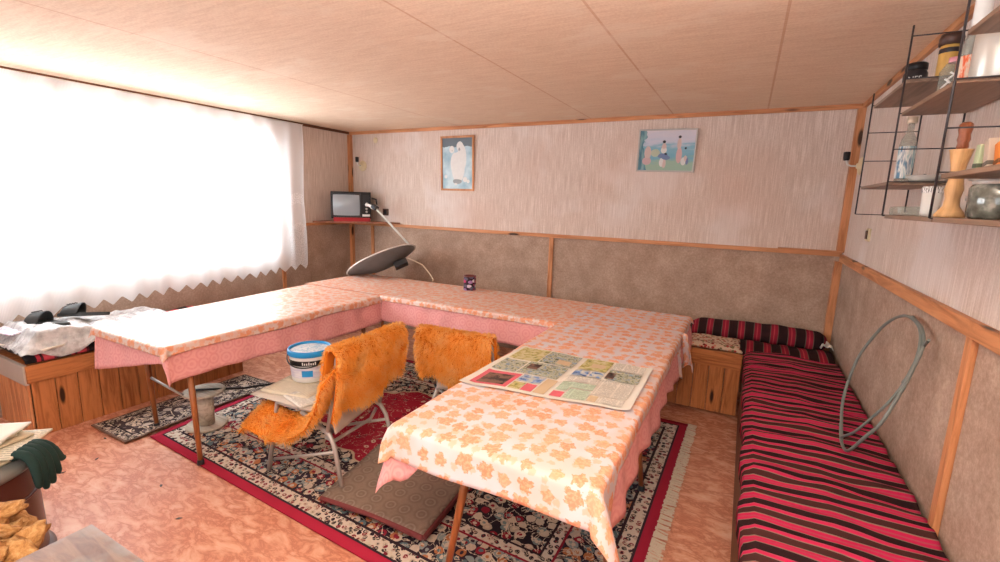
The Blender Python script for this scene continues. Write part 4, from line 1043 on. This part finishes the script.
def sandal(label, loc, rot):
    t = thing('sandal', label, 'sandal', loc); t.rotation_euler = rot
    L_ = .28; t.scale = (1.12, 1.12, 1.12)
    out = []
    for i in range(28):
        a = 2*PI*i/28; x = .5*L_*math.cos(a); w = .046+.008*math.cos(a); out.append((x, w*math.sin(a)*(1 if abs(math.sin(a)) < .99 else 1)))
    B().prism(out, Matrix(), .022, bev=.004).build('sole', 'rubber', t)
    def strap(u, v):
        a = PI*v; x = .015+.095*u-.015*math.sin(a)
        w = .053-.006*u
        return (x, w*math.cos(a), .012+(.078-.018*u)*math.sin(a))
    B().grid(8, 16, strap).build('strap', 'rubber', t, solid=.005, sub=1)
    b = B()
    for k_ in range(4): b.box(.04+.014*k_, .046+.014*k_, -.012, .012, .083-.003*k_, .089-.003*k_, .001)
    b.build('ridges', 'darkgrey', t)
sandal('black rubber sandal nearest the bench end, lying on the plastic bag', (-4.14, 1.29, .672), (.05, .0, math.radians(205)))
sandal('black rubber sandal farther along, tipped on the plastic bag by the curtain', (-4.17, 1.50, .688), (.25, .0, math.radians(225)))

# ------------------------------------------------------------------ stove, papers and glove at the near left
ST = (-2.72, .45, 0)
st = thing('stove', 'dark red-brown rounded stove with grey rim at the left edge', 'stove', ST)
MT['enamel'] = plain('dark red brown enamel', (74,30,26), .3, spec=.5, var=.3, sc=4)
B().lathe([(0,.03),(.285,.03),(.29,.04),(.288,.1),(.282,.44),(.286,.46),(.25,.465),(0,.465)], (0,0,0), 56).build('body', 'enamel', st)
B().lathe([(0,0),(.31,0),(.312,.012),(.296,.03),(0,.03)], (0,0,0), 56).build('foot_ring', plain('grey foot ring', (120,110,116), .5), st)
B().lathe([(.286,.455),(.300,.458),(.306,.47),(.300,.49),(.27,.495),(0,.495)], (0,0,0), 56).build('top_rim', plain('grey metal rim', (128,130,128), .4, .4), st)
B().tube([(.287*math.cos(a), .287*math.sin(a), .33) for a in [i/40*2*PI for i in range(41)]], .006, 6).build('trim_band', 'enamel', st)
rnd = random.Random(4)
lbl = ['lowest paper of the pile on the stove, cream and hanging over the rim', 'second paper from the bottom of the stove pile, white', 'third paper of the stove pile, printed and yellowed', 'fourth paper of the stove pile, pale cream', 'fifth paper of the stove pile, tilted toward the window', 'topmost white paper of the pile on the stove']
mts = ['creampaper', 'whitepaper', 'oldpaper', 'creampaper', 'whitepaper', 'whitepaper']
for i in range(6):
    paper(lbl[i], (-2.70+rnd.uniform(-.03, .03)+.012*i*-1, .57+rnd.uniform(-.03, .03), .497+i*.0135), rnd.uniform(-.45, .45)+.5, .40-.03*i, .29-.02*i, mts[i], .009, .005, 'papers piled on the stove')
gl = thing('work_glove', 'dark green work glove hanging over the rim of the stove', 'glove', (-2.50, .69, .515))
MT['glove'] = plain('dark green glove cloth', (34,58,54), .85, var=.3, sc=60)
b = B()
d = Vector((.78, .62, 0)).normalized(); sd2 = Vector((-d.y, d.x, 0))
o3 = Vector((-2.525, .675, .52)); off = Vector((-2.50, .69, .515))
b.off = off
def gpath(side, ln, spread, r0, r1):
    base = o3+sd2*side
    pts = [base-d*.035+Vector((0,0,.015)), base+d*.02+Vector((0,0,.012)), base+d*.048+sd2*spread*.3+Vector((0,0,-.03)), base+d*.055+sd2*spread*.7+Vector((0,0,-.09)), base+d*.06+sd2*spread+Vector((0,0,-ln)), base+d*.06+sd2*spread+Vector((0,0,-ln-.012))]
    b.tube(pts, [r0*.9, r0, r0, (r0+r1)/2, r1, r1*.45], 10)
gpath(-.045, .125, -.014, .020, .014); gpath(-.02, .150, -.005, .022, .015); gpath(.006, .148, .006, .022, .015); gpath(.032, .125, .016, .021, .014); gpath(.05, .08, .04, .018, .014)
b.box(-2.58, -2.50, .61, .70, .505, .53, .012)
b.build('glove_body', 'glove', gl, sub=1)

# low board table at the bottom edge and kindling
t = thing('side_table', 'low worn wooden side table at the bottom left edge', 'table', (-1.5, .3, 0)); o = (-1.5, .3, 0)
m = M('worn grey brown board'); f = m.noise(m.map(m.obj, (1.5, 9, 9)), 2.5, 5, .65, 1); g_ = m.noise(m.obj, 5, 3)
c = m.ramp(f, [(.3, sr(92,64,50)), (.55, sr(128,98,80)), (.7, sr(146,118,102))]); c = m.mix(m.ramp(g_, [(.45, 0.0), (.62, .75)]), c, sr(150,152,152)); m.col(c).set(Roughness=.4); MT['worn'] = m.m
B(o).box(-1.82, -1.15, .02, .606, .478, .5, .003).build('tabletop', 'worn', t)
for lx in (-1.77, -1.2):
    for ly in (.07, .55): B(o).box(lx-.02, lx+.02, ly-.02, ly+.02, 0, .478, .003).build('leg', 'dark_z', t)
t = thing('kindling_box', 'wooden box filled with dried kindling at the bottom left corner', 'box', (-2.05, .36, 0)); o = (-2.05, .36, 0)
b = B(o)
for bx in ((-2.32,-1.84,.10,.12,0,.34), (-2.32,-1.84,.52,.54,0,.34), (-2.32,-2.30,.12,.52,0,.34), (-1.86,-1.84,.12,.52,0,.34), (-2.30,-1.86,.12,.52,.0,.02)): b.box(*bx, .003)
b.build('box_body', 'dark_x', t)
rnd = random.Random(11)
def chunk(seed):
    r2 = random.Random(seed); b = B(); bb = bmesh.new(); bmesh.ops.create_icosphere(bb, subdivisions=3, radius=1)
    for v in bb.verts:
        c = v.co.copy(); k = 1+.45*mnoise.noise(c*1.7+Vector((seed*3.1, 0, 0)))+.26*mnoise.noise(c*4+Vector((seed, 5, 0)))+.16*mnoise.noise(c*10+Vector((seed, 5, 2)))
        v.co = Vector((c.x*.070*k, c.y*.040*k, c.z*.024*k))
    b.merge(bb); return b
chs = []
for i in range(4): 
    o_ = chunk(i+1).build('kindling_piece', 'husk', smooth=True); chs.append(o_)
places = []
for lay, (z, n) in enumerate(((.29, 10), (.33, 12), (.37, 12), (.41, 12), (.45, 11), (.485, 10), (.52, 6))):
    for k_ in range(n):
        sp_ = 1 if z < .45 else (.85 if z < .53 else .65)
        places.append((-2.06+(rnd.uniform(-.20, .20))*sp_, .36+rnd.uniform(-.16, .16)*sp_, z))
for i, p in enumerate(places):
    if p[2] < .3: continue
    o_ = chs[i % 4] if i < 0 else chs[i % 4].copy()
    if o_.name not in C.objects: C.objects.link(o_)
    o_.location = p; o_.rotation_euler = (rnd.uniform(-.7, .7), rnd.uniform(-.7, .7), rnd.uniform(0, 6.28)); s_ = rnd.uniform(.8, 1.3); o_.scale = (s_, s_, s_)
    tag(o_, 'ochre dried kindling piece heaped in the box at the bottom left', 'kindling', 'kindling heaped in the box')
for o_ in chs: bpy.data.objects.remove(o_)
# crumbs on the linoleum
for i, (x_, y_) in enumerate(((-3.54,1.30), (-3.29,.996), (-2.69,1.206), (-2.33,1.108), (-3.297,1.161))):
    o_ = B().prism([(-.014,0),(0,.006),(.016,.002),(.004,-.007)], Matrix.Rotation(i*1.3, 4, 'Z'), .003).build('leaf_scrap', 'coffee'); o_.location = (x_, y_, .0005)
    tag(o_, 'tiny dark leaf scrap on the bare linoleum floor', 'scrap', 'leaf scraps on the linoleum')

# ------------------------------------------------------------------ light
w = bpy.data.worlds.new('sky'); bpy.context.scene.world = w; w.use_nodes = True
w.node_tree.nodes['Background'].inputs[0].default_value = (.93, .96, 1, 1); w.node_tree.nodes['Background'].inputs[1].default_value = 1.3
def area(name, loc, tgt, sx, sy_, power, col=(1,1,1)):
    l = bpy.data.lights.new(name, 'AREA'); l.shape = 'RECTANGLE'; l.size = sx; l.size_y = sy_; l.energy = power; l.color = col
    o = bpy.data.objects.new(name, l); C.objects.link(o); o.location = loc
    o.rotation_euler = (Vector(tgt)-Vector(loc)).to_track_quat('-Z', 'Y').to_euler(); return o
area('window_daylight', (XL-.22, 2.05, 1.62), (0, 2.05, 1.2), 2.5, 1.3, 165, (.92, .97, 1))
area('near_wall_fill', (-1.55, YN-.18, 1.5), (-1.55, 3, 1.2), 3.2, 1.4, 42, (.90, .96, 1))  # added fill lamp behind the camera, set outside the invented window
area('bounced_flash', (-.25, .2, 1.95), (-.25, .2, 2.38), .5, .5, 115, (.90, .95, 1))
sc = bpy.context.scene
sc.view_settings.view_transform = 'Standard'; sc.view_settings.look = 'None'; sc.view_settings.gamma = 1; sc.view_settings.exposure = 0.2
sc.view_settings.use_curve_mapping = False
sc.cycles.use_denoising = True; sc.cycles.max_bounces = 8; sc.cycles.transparent_max_bounces = 16; sc.cycles.sample_clamp_indirect = 6
